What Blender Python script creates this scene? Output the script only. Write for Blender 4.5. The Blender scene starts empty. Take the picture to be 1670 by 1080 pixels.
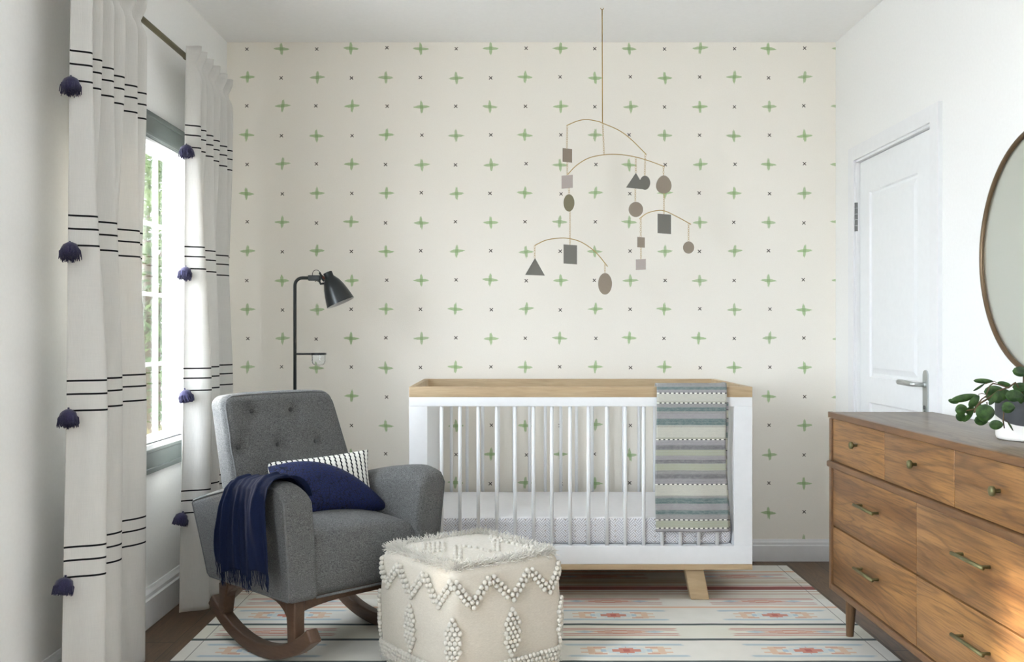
import bpy, math, random
from math import sin, cos, pi, exp, sqrt, atan2, radians
from mathutils import Vector, Matrix

SC = bpy.context.scene
COL = SC.collection
random.seed(7)

# ------------------------------------------------------------------ camera, sky, sun, window portal, added fill lamp, exposure
F, CX, CY, H = 1623.6, 828.0, 545.0, 1.075       # focal length in pixels, vanishing point, eye height
cam_d = bpy.data.cameras.new('camera')
cam = bpy.data.objects.new('camera', cam_d); COL.objects.link(cam)
cam.location = (0, 0, H); cam.rotation_euler = (radians(90), 0, 0)
cam_d.sensor_width = 36; cam_d.lens = F/1670*36
cam_d.shift_x = (835-CX)/1670; cam_d.shift_y = (CY-540)/1670
cam_d.clip_start = 0.05; cam_d.clip_end = 200
SC.camera = cam

W = bpy.data.worlds.new('sky'); SC.world = W; W.use_nodes = True
bg = W.node_tree.nodes['Background']
bg.inputs[0].default_value = (0.84, 0.915, 1.0, 1)
_n, _l = W.node_tree.nodes, W.node_tree.links          # a hazy sky, brightest on the window side of the house
_tc = _n.new('ShaderNodeTexCoord'); _sp = _n.new('ShaderNodeVectorMath'); _sp.operation = 'DOT_PRODUCT'; _sp.inputs[1].default_value = (-0.72, -0.64, 0.27); _mr = _n.new('ShaderNodeMapRange')
_l.new(_tc.outputs['Generated'], _sp.inputs[0]); _l.new(_sp.outputs['Value'], _mr.inputs['Value'])
_mr.inputs['From Min'].default_value = -0.1; _mr.inputs['From Max'].default_value = 0.8
_mr.inputs['To Min'].default_value = 1.8; _mr.inputs['To Max'].default_value = 10.5
_l.new(_mr.outputs[0], bg.inputs[1])

sun_d = bpy.data.lights.new('sun', 'SUN'); sun = bpy.data.objects.new('sun', sun_d); COL.objects.link(sun)
sun_d.energy = 9; sun_d.angle = radians(3.0); sun_d.color = (1, 0.86, 0.66)
sun.rotation_euler = Vector((1, -0.60, -0.50)).to_track_quat('-Z', 'Y').to_euler()
sun.location = (-6, 6, 5)

def portal(name, loc, rot, sx, sy):
    d = bpy.data.lights.new(name, 'AREA'); d.shape = 'RECTANGLE'; d.size = sx; d.size_y = sy
    d.cycles.is_portal = True
    o = bpy.data.objects.new(name, d); COL.objects.link(o); o.location = loc; o.rotation_euler = rot
LWX, RWX, BWY, RRY, CEIL = -1.331, 1.555, 4.72, -1.7, 2.459
WY0, WY1, WZ0, WZ1 = 3.14, 4.08, 0.655, 1.80       # the window in the left wall
VY0, VY1, VZ0, VZ1 = 0.5, 1.65, 0.655, 1.90          # an added window beside the camera, out of view, to let in more light
portal('portal', (LWX-0.10, (WY0+WY1)/2, (WZ0+WZ1)/2), (0, radians(-90), 0), WZ1-WZ0+0.1, WY1-WY0+0.1)
def fill_light(name, loc, rot, sx, sy, watts):      # soft fill lamp added out of view, just inside the added window
    d = bpy.data.lights.new(name, 'AREA'); d.shape = 'RECTANGLE'; d.size = sx; d.size_y = sy
    d.energy = watts; d.color = (0.84, 0.92, 1.0)
    o = bpy.data.objects.new(name, d); COL.objects.link(o); o.location = loc; o.rotation_euler = rot
fill_light('fill_light', (LWX+0.02, (VY0+VY1)/2, (VZ0+VZ1)/2), (0, radians(-90), 0), VZ1-VZ0-0.08, VY1-VY0-0.08, 18)

SC.view_settings.view_transform = 'Standard'; SC.view_settings.look = 'None'
SC.view_settings.gamma = 1; SC.view_settings.use_curve_mapping = False
SC.view_settings.exposure = 1.19
cy = SC.cycles
cy.use_denoising = True
cy.max_bounces = 10; cy.diffuse_bounces = 7; cy.transparent_max_bounces = 16
cy.sample_clamp_indirect = 8

# ------------------------------------------------------------------ helpers: colour, node maths, materials
def S(r, g, b):
    f = lambda c: (c/255/12.92) if c/255 <= 0.04045 else ((c/255+0.055)/1.055)**2.4
    return (f(r), f(g), f(b), 1)

class E:
    """a value in a node tree, with arithmetic"""
    def __init__(s, nt, sock): s.nt, s.k = nt, sock
    def m(s, op, b=None, c=None, clamp=False):
        n = s.nt.nodes.new('ShaderNodeMath'); n.operation = op; n.use_clamp = clamp
        for i, v in enumerate((s, b, c)):
            if v is None: continue
            if isinstance(v, E): s.nt.links.new(v.k, n.inputs[i])
            else: n.inputs[i].default_value = v
        return E(s.nt, n.outputs[0])
    def __add__(s, o): return s.m('ADD', o)
    __radd__ = __add__
    def __sub__(s, o): return s.m('SUBTRACT', o)
    def __rsub__(s, o): return (s*-1)+o
    def __mul__(s, o): return s.m('MULTIPLY', o)
    __rmul__ = __mul__
    def __truediv__(s, o): return s.m('DIVIDE', o)
    def abs(s): return s.m('ABSOLUTE')
    def floor(s): return s.m('FLOOR')
    def fract(s): return s.m('FRACT')
    def mn(s, o): return s.m('MINIMUM', o)
    def mx(s, o): return s.m('MAXIMUM', o)
    def lt(s, o): return s.m('LESS_THAN', o)
    def gt(s, o): return s.m('GREATER_THAN', o)
    def sin(s): return s.m('SINE')
    def pw(s, o): return s.m('POWER', o)
    def clamp(s): return s.m('ADD', 0.0, clamp=True)
    def ramp(s, a, b):          # smooth 0..1 between a and b
        n = s.nt.nodes.new('ShaderNodeMapRange'); n.interpolation_type = 'SMOOTHSTEP'
        s.nt.links.new(s.k, n.inputs['Value'])
        for key, v in (('From Min', a), ('From Max', b)):
            if isinstance(v, E): s.nt.links.new(v.k, n.inputs[key])
            else: n.inputs[key].default_value = v
        return E(s.nt, n.outputs[0])

class Mat:
    def __init__(s, name, rough=0.6, color=(0.8, 0.8, 0.8, 1), metal=0.0, spec=0.5, sheen=0.0, coat=0.0):
        s.m = bpy.data.materials.new(name); s.m.use_nodes = True; s.nt = s.m.node_tree
        s.b = s.nt.nodes['Principled BSDF']; s.out = s.nt.nodes['Material Output']
        s.b.inputs['Roughness'].default_value = rough; s.b.inputs['Base Color'].default_value = color
        s.b.inputs['Metallic'].default_value = metal; s.b.inputs['Specular IOR Level'].default_value = spec
        s.b.inputs['Sheen Weight'].default_value = sheen; s.b.inputs['Coat Weight'].default_value = coat
    def coord(s, kind='Object'):
        tc = s.nt.nodes.new('ShaderNodeTexCoord'); sp = s.nt.nodes.new('ShaderNodeSeparateXYZ')
        s.nt.links.new(tc.outputs[kind], sp.inputs[0])
        return [E(s.nt, sp.outputs[i]) for i in range(3)]
    def rnd(s):
        n = s.nt.nodes.new('ShaderNodeObjectInfo'); return E(s.nt, n.outputs['Random'])
    def vec(s, x, y, z=0.0):
        n = s.nt.nodes.new('ShaderNodeCombineXYZ')
        for i, v in enumerate((x, y, z)):
            if isinstance(v, E): s.nt.links.new(v.k, n.inputs[i])
            else: n.inputs[i].default_value = v
        return n.outputs[0]
    def noise(s, v, scale=1.0, detail=3, rough=0.5, dist=0.0):
        n = s.nt.nodes.new('ShaderNodeTexNoise'); n.inputs['Scale'].default_value = scale
        n.inputs['Detail'].default_value = detail; n.inputs['Roughness'].default_value = rough
        n.inputs['Distortion'].default_value = dist
        s.nt.links.new(v, n.inputs['Vector']); return E(s.nt, n.outputs[0])
    def white(s, v):
        n = s.nt.nodes.new('ShaderNodeTexWhiteNoise'); n.noise_dimensions = '3D'
        s.nt.links.new(v, n.inputs['Vector']); return E(s.nt, n.outputs['Value'])
    def mix(s, f, a, b):
        n = s.nt.nodes.new('ShaderNodeMix'); n.data_type = 'RGBA'
        if isinstance(f, E): s.nt.links.new(f.k, n.inputs[0])
        else: n.inputs[0].default_value = f
        for i, v in ((6, a), (7, b)):
            if isinstance(v, (tuple, list)): n.inputs[i].default_value = v
            else: s.nt.links.new(v, n.inputs[i])
        return n.outputs[2]
    def color(s, c):
        s.nt.links.new(c, s.b.inputs['Base Color']); s.c = c
    def roughness(s, e): s.nt.links.new(e.k, s.b.inputs['Roughness'])
    def bump(s, e, strength=0.3, dist=0.01):
        n = s.nt.nodes.new('ShaderNodeBump'); n.inputs['Strength'].default_value = strength
        n.inputs['Distance'].default_value = dist
        s.nt.links.new(e.k, n.inputs['Height']); s.nt.links.new(n.outputs[0], s.b.inputs['Normal']); s.nrm = n.outputs[0]

def plain(name, col, rough=0.5, metal=0.0, spec=0.5, nscale=0, nstr=0.1):
    m = Mat(name, rough, S(*col), metal, spec)
    x, y, z = m.coord()
    n = m.noise(m.vec(x, y, z), nscale or 60, 3)
    c = S(*col); d = tuple(v*0.94 for v in c[:3])+(1,)
    m.color(m.mix(n, c, d))
    if nstr: m.bump(n, nstr, 0.002)
    return m.m

def wood(name, dark, mid, light, axis='y', scale=1.0, rough=0.45, rings=7.0, contrast=1.0):
    m = Mat(name, rough)
    x, y, z = m.coord(); r = m.rnd()*13.7
    a = {'x': (x, y, z), 'y': (y, x, z), 'z': (z, x, y)}[axis]
    g, p, q = a
    v = m.vec(g*(0.75*scale)+r, p*(6.5*scale)+r, q*(6.5*scale))
    n = m.noise(v, 1.0, 3, 0.5, 0.9)
    ring = ((n*rings).fract()-0.5).abs()*2
    ring = ring.ramp(0.0, 1.0)
    fib = m.noise(m.vec(g*(9*scale)+r, p*(230*scale), q*(230*scale)), 1.0, 4, 0.6)
    broad = m.noise(m.vec(g*(1.5*scale)+r+4, p*(13*scale)+r, q*(13*scale)), 1.0, 3, 0.55, 0.5)
    c = m.mix((broad*3.0-1.0).clamp(), mid, light)
    c = m.mix(((1-ring).pw(5)*0.42*contrast).clamp(), c, dark)
    c = m.mix(((fib-0.45)*2.2*contrast).clamp(), c, dark)
    m.color(c); m.bump(fib, 0.15, 0.001)
    return m.m

def fabric(name, c1, c2, scale=330, rough=0.95, sheen=0.25, bump=0.5, st=(1, 1, 1), mixlow=-0.3, mixgain=1.6):
    m = Mat(name, rough, sheen=sheen, spec=0.2)
    x, y, z = m.coord()
    n = m.noise(m.vec(x*st[0], y*st[1], z*st[2]), scale, 4, 0.7)
    n2 = m.noise(m.vec(x*st[0], y*st[1], z*st[2]), scale*0.3, 3, 0.6)
    m.color(m.mix(((n*0.95+n2*0.13)*mixgain+mixlow).clamp(), c1, c2)); m.bump(n, bump, 0.002)
    return m.m

# ------------------------------------------------------------------ helpers: meshes
class MB:
    def __init__(s): s.v, s.f, s.uv = [], [], {}
    def add(s, verts, faces, mat=None):
        o = len(s.v)
        s.v += [tuple(mat @ Vector(p)) if mat else tuple(p) for p in verts]
        s.f += [tuple(i+o for i in f) for f in faces]
        return s
    def box(s, x0, x1, y0, y1, z0, z1, mat=None):
        v = [(x, y, z) for x in (x0, x1) for y in (y0, y1) for z in (z0, z1)]
        f = [(0, 1, 3, 2), (4, 6, 7, 5), (0, 4, 5, 1), (2, 3, 7, 6), (0, 2, 6, 4), (1, 5, 7, 3)]
        return s.add(v, f, mat)
    def rbox(s, c, h, r=0.003, k=2, n=(1, 1, 1), fn=None, mat=None):
        """rounded box, centre c, half sizes h, edge radius r; fn deforms local points"""
        r = min(r, min(h)*0.98)
        ax = []
        for d in range(3):
            i = h[d]-r
            t = [math.tan(radians(45)*j/k)*r for j in range(1, k+1)]
            core = [-i+2*i*j/n[d] for j in range(n[d]+1)]
            ax.append([-i-q for q in reversed(t)]+core+[i+q for q in t])
        idx = {}; verts = []; faces = []
        def vid(a, b, c_):
            key = (a, b, c_)
            if key not in idx:
                p = [ax[0][a], ax[1][b], ax[2][c_]]
                q = [max(-(h[d]-r), min(h[d]-r, p[d])) for d in range(3)]
                dv = Vector([p[d]-q[d] for d in range(3)])
                if dv.length > 1e-9: dv = dv.normalized()*r
                P = Vector(q)+dv
                if fn: P = Vector(fn(P))
                idx[key] = len(verts); verts.append(P+Vector(c))
            return idx[key]
        L = [len(a)-1 for a in ax]
        for d in range(3):
            e, g = (d+1) % 3, (d+2) % 3
            for side in (0, L[d]):
                for i in range(L[e]):
                    for j in range(L[g]):
                        q = []
                        for (ii, jj) in ((i, j), (i+1, j), (i+1, j+1), (i, j+1)):
                            t = [0, 0, 0]; t[d] = side; t[e] = ii; t[g] = jj
                            q.append(vid(*t))
                        if side == 0: q.reverse()
                        faces.append(tuple(q))
        return s.add(verts, faces, mat)
    def tube(s, pts, r, n=8, mat=None, closed=False, cap=True):
        pts = [Vector(p) for p in pts]; m = len(pts); verts = []; faces = []
        ref = None
        for i, p in enumerate(pts):
            if closed: t = pts[(i+1) % m]-pts[i-1]
            else: t = pts[min(i+1, m-1)]-pts[max(i-1, 0)]
            t.normalize()
            if ref is None:
                ref = t.orthogonal().normalized()
            ref = (ref-t*ref.dot(t)).normalized()
            b = t.cross(ref)
            rr = r[i] if isinstance(r, (list, tuple)) else r
            for j in range(n):
                a = 2*pi*j/n; verts.append(p+(ref*cos(a)+b*sin(a))*rr)
        for i in range(m if closed else m-1):
            for j in range(n):
                a, b_ = i*n, ((i+1) % m)*n
                faces.append((a+j, a+(j+1) % n, b_+(j+1) % n, b_+j))
        if cap and not closed:
            faces.append(tuple(reversed(range(n)))); faces.append(tuple(range((m-1)*n, m*n)))
        return s.add(verts, faces, mat)
    def lathe(s, prof, n=32, mat=None, fn=None):
        """prof: (radius, z) list"""
        verts = []; faces = []
        for (r, z) in prof:
            for j in range(n):
                a = 2*pi*j/n
                p = (r*cos(a), r*sin(a), z)
                verts.append(fn(p) if fn else p)
        for i in range(len(prof)-1):
            for j in range(n):
                faces.append((i*n+j, i*n+(j+1) % n, (i+1)*n+(j+1) % n, (i+1)*n+j))
        return s.add(verts, faces, mat)
    def prism(s, poly, axis, a, b, mat=None):
        """polygon in the two other axes (in xyz order) extruded along axis"""
        n = len(poly)
        def P(q, w):
            l = list(q); l.insert('xyz'.index(axis), w); return tuple(l)
        v = [P(q, a) for q in poly]+[P(q, b) for q in poly]
        f = [tuple(reversed(range(n))), tuple(range(n, 2*n))]
        f += [(i, (i+1) % n, n+(i+1) % n, n+i) for i in range(n)]
        return s.add(v, f, mat)
    def grid(s, fn, nu, nv, uv=False, closed_u=False):
        o = len(s.v)
        for i in range(nu+1):
            for j in range(nv+1):
                s.v.append(tuple(fn(i/nu, j/nv)))
        for i in range(nu):
            for j in range(nv):
                a = o+i*(nv+1)+j
                s.f.append((a, a+nv+1, a+nv+2, a+1))
                if uv: s.uv[len(s.f)-1] = [(i/nu, j/nv), ((i+1)/nu, j/nv), ((i+1)/nu, (j+1)/nv), (i/nu, (j+1)/nv)]
        return s
    def ball(s, c, r, sx=1, sy=1, sz=1, n=8, m=5, mat=None):
        v = [(0, 0, -1)]
        for i in range(1, m):
            t = -pi/2+pi*i/m
            v += [(cos(t)*cos(2*pi*j/n), cos(t)*sin(2*pi*j/n), sin(t)) for j in range(n)]
        v.append((0, 0, 1))
        f = [(0, 1+(j+1) % n, 1+j) for j in range(n)]
        for i in range(m-2):
            f += [(1+i*n+j, 1+i*n+(j+1) % n, 1+(i+1)*n+(j+1) % n, 1+(i+1)*n+j) for j in range(n)]
        e = len(v)-1; b = 1+(m-2)*n
        f += [(b+j, b+(j+1) % n, e) for j in range(n)]
        M = Matrix.Translation(c) @ (mat or Matrix()) @ Matrix.Diagonal((r*sx, r*sy, r*sz, 1))
        return s.add(v, f, M)
    def build(s, name, material, parent=None, smooth=True, bevel=0, fixn=True, at=None, auto=None):
        me = bpy.data.meshes.new(name)
        vs = s.v
        if at is not None: vs = [(p[0]-at[0], p[1]-at[1], p[2]-at[2]) for p in vs]
        me.from_pydata(vs, [], s.f)
        if s.uv:
            l = me.uv_layers.new(name='UVMap')
            for p in me.polygons:
                if p.index in s.uv:
                    for k, li in enumerate(p.loop_indices): l.data[li].uv = s.uv[p.index][k]
        me.materials.append(material)
        if fixn:
            import bmesh
            bm = bmesh.new(); bm.from_mesh(me); bmesh.ops.recalc_face_normals(bm, faces=bm.faces); bm.to_mesh(me); bm.free()
        me.polygons.foreach_set('use_smooth', [smooth]*len(me.polygons))
        if smooth and auto is not None:
            me.set_sharp_from_angle(angle=radians(auto))
        o = bpy.data.objects.new(name, me); COL.objects.link(o)
        if at is not None: o.location = at
        if parent: o.parent = parent
        if bevel:
            b = o.modifiers.new('bevel', 'BEVEL'); b.width = bevel; b.segments = 2; b.limit_method = 'ANGLE'
        return o

def thing(name, label, cat, loc=(0, 0, 0), rz=0, group=None):
    o = bpy.data.objects.new(name, None); COL.objects.link(o)
    o.location = loc; o.rotation_euler = (0, 0, rz); o.empty_display_size = 0.1
    o['label'] = label; o['category'] = cat
    if group: o['group'] = group
    return o
def tag(o, label, cat, group=None, kind=None):
    o['label'] = label; o['category'] = cat
    if group: o['group'] = group
    if kind: o['kind'] = kind
    return o
def struct(o, label, cat):
    o['kind'] = 'structure'; o['label'] = label; o['category'] = cat; return o
def px(x, y, Y):                     # the point at distance Y on the sight line measured in the photo
    return Vector(((x-CX)*Y/F, Y, H-(y-CY)*Y/F))
def lerp(a, b, t): return a+(b-a)*t
def sm(t):
    t = max(0, min(1, t)); return t*t*(3-2*t)

# ------------------------------------------------------------------ materials
def wallpaper():
    m = Mat('wallpaper', 0.9, spec=0.2)
    x, y, z = m.coord()
    u = (x+1.2355)/0.1650; v = (z-2.4297)/0.1375
    i = (u+0.5).floor(); j = (v+0.5).floor()
    j1 = m.white(m.vec(i, j, 1)); j2 = m.white(m.vec(i, j, 2)); al = m.white(m.vec(i, j, 3))
    dx = (u-i)*0.165+(j1-0.5)*0.008; dz = (v-j)*0.1375+(j2-0.5)*0.007
    par = (i+j).m('FLOORED_MODULO', 2.0)
    sh = m.noise(m.vec(x*28, z*420, al*7), 1.0, 2)
    sv = m.noise(m.vec(x*420, z*28, al*9), 1.0, 2)
    wob = (m.noise(m.vec(x*60, z*60, 5.0), 1.0, 2)-0.5)
    dzt = dz+dx*(j1-0.5)*0.16; dxt = dx+dz*(j2-0.5)*0.2
    hl = 0.021+sh*0.028; hw = 0.0050-(dx*dx*4.6)+sh*0.0052+wob*0.004
    mh = (1-dx.abs().ramp(hl-0.003, hl+0.003))*(1-dzt.abs().ramp(hw-0.0008, hw+0.0008))
    vl = 0.014+sv*0.028; vw = 0.0050-(dz*dz*5.2)+sv*0.0052+wob*0.004
    mv = (1-dz.abs().ramp(vl-0.003, vl+0.003))*(1-dxt.abs().ramp(vw-0.0008, vw+0.0008))
    green = mh.mx(mv)*par
    both = mh*mv*par
    a = (green*(0.72+al*0.25+(sh-0.5)*0.3)).clamp()
    base = m.noise(m.vec(x, y, z), 260, 4)
    c = m.mix(base, S(247, 243, 234), S(241, 236, 226))
    c = m.mix(a, c, m.mix(al, S(156, 184, 128), S(180, 202, 156)))
    c = m.mix(both*0.5, c, S(134, 168, 106))
    p = (dx+dz)*0.7071+wob*0.003; q = (dx-dz)*0.7071+wob*0.003
    x1 = (1-p.abs().ramp(0.0013, 0.0025))*(1-q.abs().ramp(0.0088, 0.0115))
    x2 = (1-q.abs().ramp(0.0013, 0.0025))*(1-p.abs().ramp(0.0088, 0.0115))
    c = m.mix(x1.mx(x2)*(1-par)*0.95, c, S(62, 50, 42))
    m.color(c); m.bump(base, 0.25, 0.002)
    return m.m

def rug_mat():
    m = Mat('rug_weave', 0.95, spec=0.15, sheen=0.1)
    x, y, z = m.coord()
    wv = m.noise(m.vec(x*30, y*700, 0.0), 1.0, 2); wx = m.noise(m.vec(x*6, y*2, 0.0), 1.0, 2)
    y = y+(wx-0.5)*0.012
    c = m.mix(m.noise(m.vec(x, y, z), 14, 4), S(236, 234, 226), S(222, 220, 210))
    def line(c, yc, hw, col, a=0.9, xm=None):
        k = (1-(y-yc).abs().ramp(hw*0.8, hw*1.2))*a
        if xm is not None: k = k*xm
        return m.mix(k, c, col)
    um = (x-0.4)/0.612; cell = (um+0.5).floor(); dx = (um-cell)*0.612     # motif repeat across the rug
    streak = m.noise(m.vec(x*8, y*260, 3.0), 1.0, 2)
    seg = lambda L: 1-dx.abs().ramp(L+(streak-0.5)*0.07, L+(streak-0.5)*0.07+0.004)
    orange, tan, red, dred, blue, teal, brown = S(226, 178, 146), S(196, 168, 140), S(190, 104, 92), S(142, 62, 56), S(168, 190, 200), S(40, 66, 66), S(150, 110, 84)
    rows = []
    def block(y0, sgn):
        nonlocal c
        f = lambda d: y0+sgn*d
        c = line(c, f(0.0), 0.010, orange)
        # three-line red motif row
    # far part, in order from the wall to the camera
    def redrow(c, yc):
        for o in (0.040, 0.022, -0.022, -0.040):
            c = line(c, yc+o, 0.0045, red, 0.75, seg(0.205))
        d = dx.abs()/0.12+(y-yc).abs()/0.024
        q = ((dx.abs()*38).floor()/38)/0.12+(y-yc).abs()/0.02
        k = (1-q.ramp(0.9, 1.0))
        c = m.mix(k*0.85, c, m.mix(streak, red, orange))
        c = m.mix((1-q.ramp(0.28, 0.36))*0.9, c, S(222, 212, 196))
        e = ((dx.abs()-0.125).abs()/0.04+(y-yc).abs()/0.016)
        c = m.mix((1-e.ramp(0.9, 1.0))*0.7, c, blue)
        return c
    def bluerow(c, yc):
        c = line(c, yc+0.062, 0.010, blue, 0.75, seg(0.20)); c = line(c, yc-0.058, 0.010, blue, 0.75, seg(0.20))
        st = (((y-yc)*75).floor()+0.5)/75
        sy = st.abs()
        qb = dx.abs()/0.10+sy/0.055
        c = m.mix((1-qb.ramp(0.95, 1.0))*0.55, c, S(198, 216, 222))
        q1 = dx.abs()/0.060+sy/0.034
        c = m.mix((1-q1.ramp(0.98, 1.02))*0.9, c, S(206, 128, 106))
        c = m.mix((1-q1.ramp(0.35, 0.40))*0.8, c, S(186, 92, 84))
        q2 = (dx.abs()-0.118).abs()/0.036+(sy-0.020).abs()/0.020
        c = m.mix((1-q2.ramp(0.98, 1.02))*0.7, c, S(224, 184, 148))
        q3 = (dx.abs()-0.088).abs()/0.022+(sy-0.034).abs()/0.012
        c = m.mix((1-q3.ramp(0.98, 1.02))*0.8, c, S(214, 158, 130))
        q4 = (dx.abs()-0.078).abs()/0.02+sy/0.012
        c = m.mix((1-q4.ramp(0.98, 1.02))*0.8, c, S(176, 200, 212))
        return c
    for (yc, dr) in ((3.353, 0), (2.21, 0)):
        pass
    c = line(c, 4.458, 0.009, orange); c = redrow(c, 4.374)
    c = line(c, 4.29, 0.006, brown, 0.6); c = line(c, 4.262, 0.012, tan, 0.8); c = line(c, 4.219, 0.007, brown, 0.6)
    c = line(c, 4.169, 0.026, dred, 0.95); c = line(c, 4.195, 0.008, red, 0.6)
    c = line(c, 4.116, 0.009, tan, 0.8); c = line(c, 4.078, 0.006, red, 0.6)
    c = line(c, 4.05, 0.05, S(206, 196, 172), 0.35); c = line(c, 4.29, 0.05, S(206, 196, 172), 0.35)
    c = redrow(c, 3.967); c = line(c, 3.881, 0.009, orange); c = bluerow(c, 3.770)
    c = line(c, 3.650, 0.011, teal, 0.95); c = line(c, 3.560, 0.075, S(222, 220, 200), 0.5); c = redrow(c, 3.559); c = line(c, 3.470, 0.011, teal, 0.95)
    c = bluerow(c, 3.350); c = line(c, 3.235, 0.011, teal, 0.95); c = redrow(c, 3.147); c = line(c, 3.05, 0.011, teal, 0.95)
    c = bluerow(c, 2.93); c = line(c, 2.82, 0.009, orange); c = redrow(c, 2.73); c = line(c, 2.53, 0.026, dred, 0.95)
    c = bluerow(c, 2.25); c = line(c, 2.13, 0.011, teal)
    for xe in (-1.055, 1.24):
        c = m.mix((1-(x-xe).abs().ramp(0.0008, 0.0022))*0.75, c, S(90, 84, 78))
    m.color(c); m.bump(wv, 0.5, 0.003)
    return m.m

def floor_mat():
    m = Mat('floor_boards', 0.42, spec=0.45)
    x, y, z = m.coord()
    row = (x/0.145).floor(); r = m.white(m.vec(row, 0.0, 0.0)); yy = y/1.3+r*3
    seg = yy.floor(); t = m.white(m.vec(row, seg, 4.0))
    fx = (x/0.145).fract(); fy = yy.fract()
    gap = (fx-0.5).abs().gt(0.492).mx((fy-0.5).abs().gt(0.4985))
    n = m.noise(m.vec(x*14+t*9, y*1.7+t*5, t*3), 1.0, 3, 0.5, 0.8)
    ring = (((n*9).fract()-0.5).abs()*2).ramp(0.0, 1.0)
    fib = m.noise(m.vec(x*240, y*9, t*3), 1.0, 4)
    c = m.mix((n*0.6+t*0.4).clamp(), S(88, 68, 50), S(126, 98, 70))
    c = m.mix((1-ring)*0.35, c, S(70, 52, 38)); c = m.mix(((fib-0.45)*1.6).clamp(), c, S(66, 50, 38))
    c = m.mix(gap, c, S(40, 30, 24))
    m.color(c); m.bump(fib, 0.1, 0.001)
    return m.m

def curtain_mat():
    m = Mat('curtain_linen', 0.9, spec=0.1)
    x, y, z = m.coord()
    n = m.noise(m.vec(x*500, y*500, z*30), 1.0, 3); n2 = m.noise(m.vec(x*20, y*20, z*600), 1.0, 2)
    c = m.mix((n*0.6+n2*0.4), S(224, 222, 217), S(204, 203, 199))
    q = (z-1.866+0.23*0)/0.4605
    loc = ((z-1.866)*-1)            # distance below the first stripe
    k = (loc/0.4605+0.1).floor(); d = loc-k*0.4605
    st = (1-(d).abs().ramp(0.0022, 0.0032)).mx(1-(d-0.037).abs().ramp(0.0022, 0.0032)).mx(1-(d-0.083).abs().ramp(0.0022, 0.0032))
    st = st*(z.lt(1.9))*(z.gt(0.35))
    c = m.mix(st, c, S(24, 24, 27))
    m.color(c); m.bump(n, 0.25, 0.002)
    tr = m.nt.nodes.new('ShaderNodeBsdfTranslucent'); m.nt.links.new(c, tr.inputs[0])
    mx = m.nt.nodes.new('ShaderNodeMixShader'); mx.inputs[0].default_value = 0.12
    m.nt.links.new(m.b.outputs[0], mx.inputs[1]); m.nt.links.new(tr.outputs[0], mx.inputs[2])
    m.nt.links.new(mx.outputs[0], m.out.inputs[0])
    return m.m

def glass_mat(name, tint=(1, 1, 1, 1), gl=0.07):
    m = Mat(name); nt = m.nt
    t = nt.nodes.new('ShaderNodeBsdfTransparent'); t.inputs[0].default_value = tint
    g = nt.nodes.new('ShaderNodeBsdfGlossy'); g.inputs['Roughness'].default_value = 0.02
    f = nt.nodes.new('ShaderNodeFresnel'); f.inputs[0].default_value = 1.15
    k = E(nt, f.outputs[0])*0.6+gl*0.3
    x = nt.nodes.new('ShaderNodeMixShader'); nt.links.new(k.clamp().k, x.inputs[0])
    nt.links.new(t.outputs[0], x.inputs[1]); nt.links.new(g.outputs[0], x.inputs[2]); nt.links.new(x.outputs[0], m.out.inputs[0])
    return m.m

def throw_blanket_mat():
    m = Mat('striped_cotton', 0.95, spec=0.1, sheen=0.2)
    x, y, z = m.coord('UV')
    v = y*1.0
    n = m.noise(m.vec(x*60, v*300, 0.0), 1.0, 3); nf = m.noise(m.vec(x*320, v*520, 0.0), 1.0, 2)
    v = v+(n-0.5)*0.002
    teal, grey, dgrey, cream, sage, lilac = S(92, 116, 116), S(146, 146, 146), S(112, 112, 116), S(202, 202, 190), S(170, 173, 152), S(154, 151, 156)
    c = m.mix(0.0, grey, grey)
    bands = [(0.0, .012, grey), (.012, .03, teal), (.03, .05, lilac), (.056, .11, cream), (.11, .118, sage), (.122, .145, grey), (.148, .176, teal), (.176, .186, grey),
             (.19, .222, lilac), (.226, .27, teal), (.27, .353, cream), (.353, .362, sage), (.37, .405, lilac), (.405, .435, dgrey), (.435, .475, sage), (.475, .50, lilac),
             (.503, .525, dgrey), (.53, .575, sage), (.575, .60, grey), (.60, .63, dgrey), (.63, .665, lilac), (.672, .75, cream), (.762, .80, teal), (.80, .835, lilac),
             (.845, .872, teal), (.872, .905, grey), (.915, .965, sage), (.965, 1.01, lilac)]
    for a, b, col in bands:
        k = v.ramp(a-0.003, a+0.003)*(1-v.ramp(b-0.003, b+0.003))
        c = m.mix(k, c, col)
    mott = m.noise(m.vec(x*16, v*70, 2.0), 1.0, 4, 0.65)
    c = m.mix(((mott-0.42)*2.4).clamp()*0.5, c, S(176, 178, 174))
    c = m.mix(((nf-0.35)*1.3).clamp()*0.55, c, S(92, 96, 98))
    c = m.mix(((v*150).fract()).gt(0.72)*0.28, c, S(214, 214, 208))
    xx = x+(x*x)*0.6
    for a in (.053, .119, .366, .669, .909, .965):
        k = (1-(v-a).abs().ramp(0.003, 0.0045))
        c = m.mix(k, c, S(92, 92, 92)); dash = ((x*15).fract()).lt(0.55)
        c = m.mix(k*dash, c, S(232, 232, 224))
    for a in (.279, .747): c = m.mix((1-(v-a).abs().ramp(0.001, 0.002))*0.8, c, S(96, 100, 98))
    m.color(c); m.bump(nf, 0.5, 0.002)
    return m.m

def knit_mat():
    m = Mat('chunky_stripe_knit', 0.9, spec=0.15)
    x, y, z = m.coord('UV')
    a = x*21; col = a.floor(); fx = (a.fract()-0.5).abs(); wob = ((y*15+col*0.37).fract()-0.5).abs()
    blob = fx.ramp(0.42-wob*0.36, 0.48-wob*0.36)
    c = m.mix(blob, S(232, 230, 224), S(44, 46, 50))
    m.color(c); m.bump(1-blob, 0.8, 0.006)
    return m.m

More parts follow.
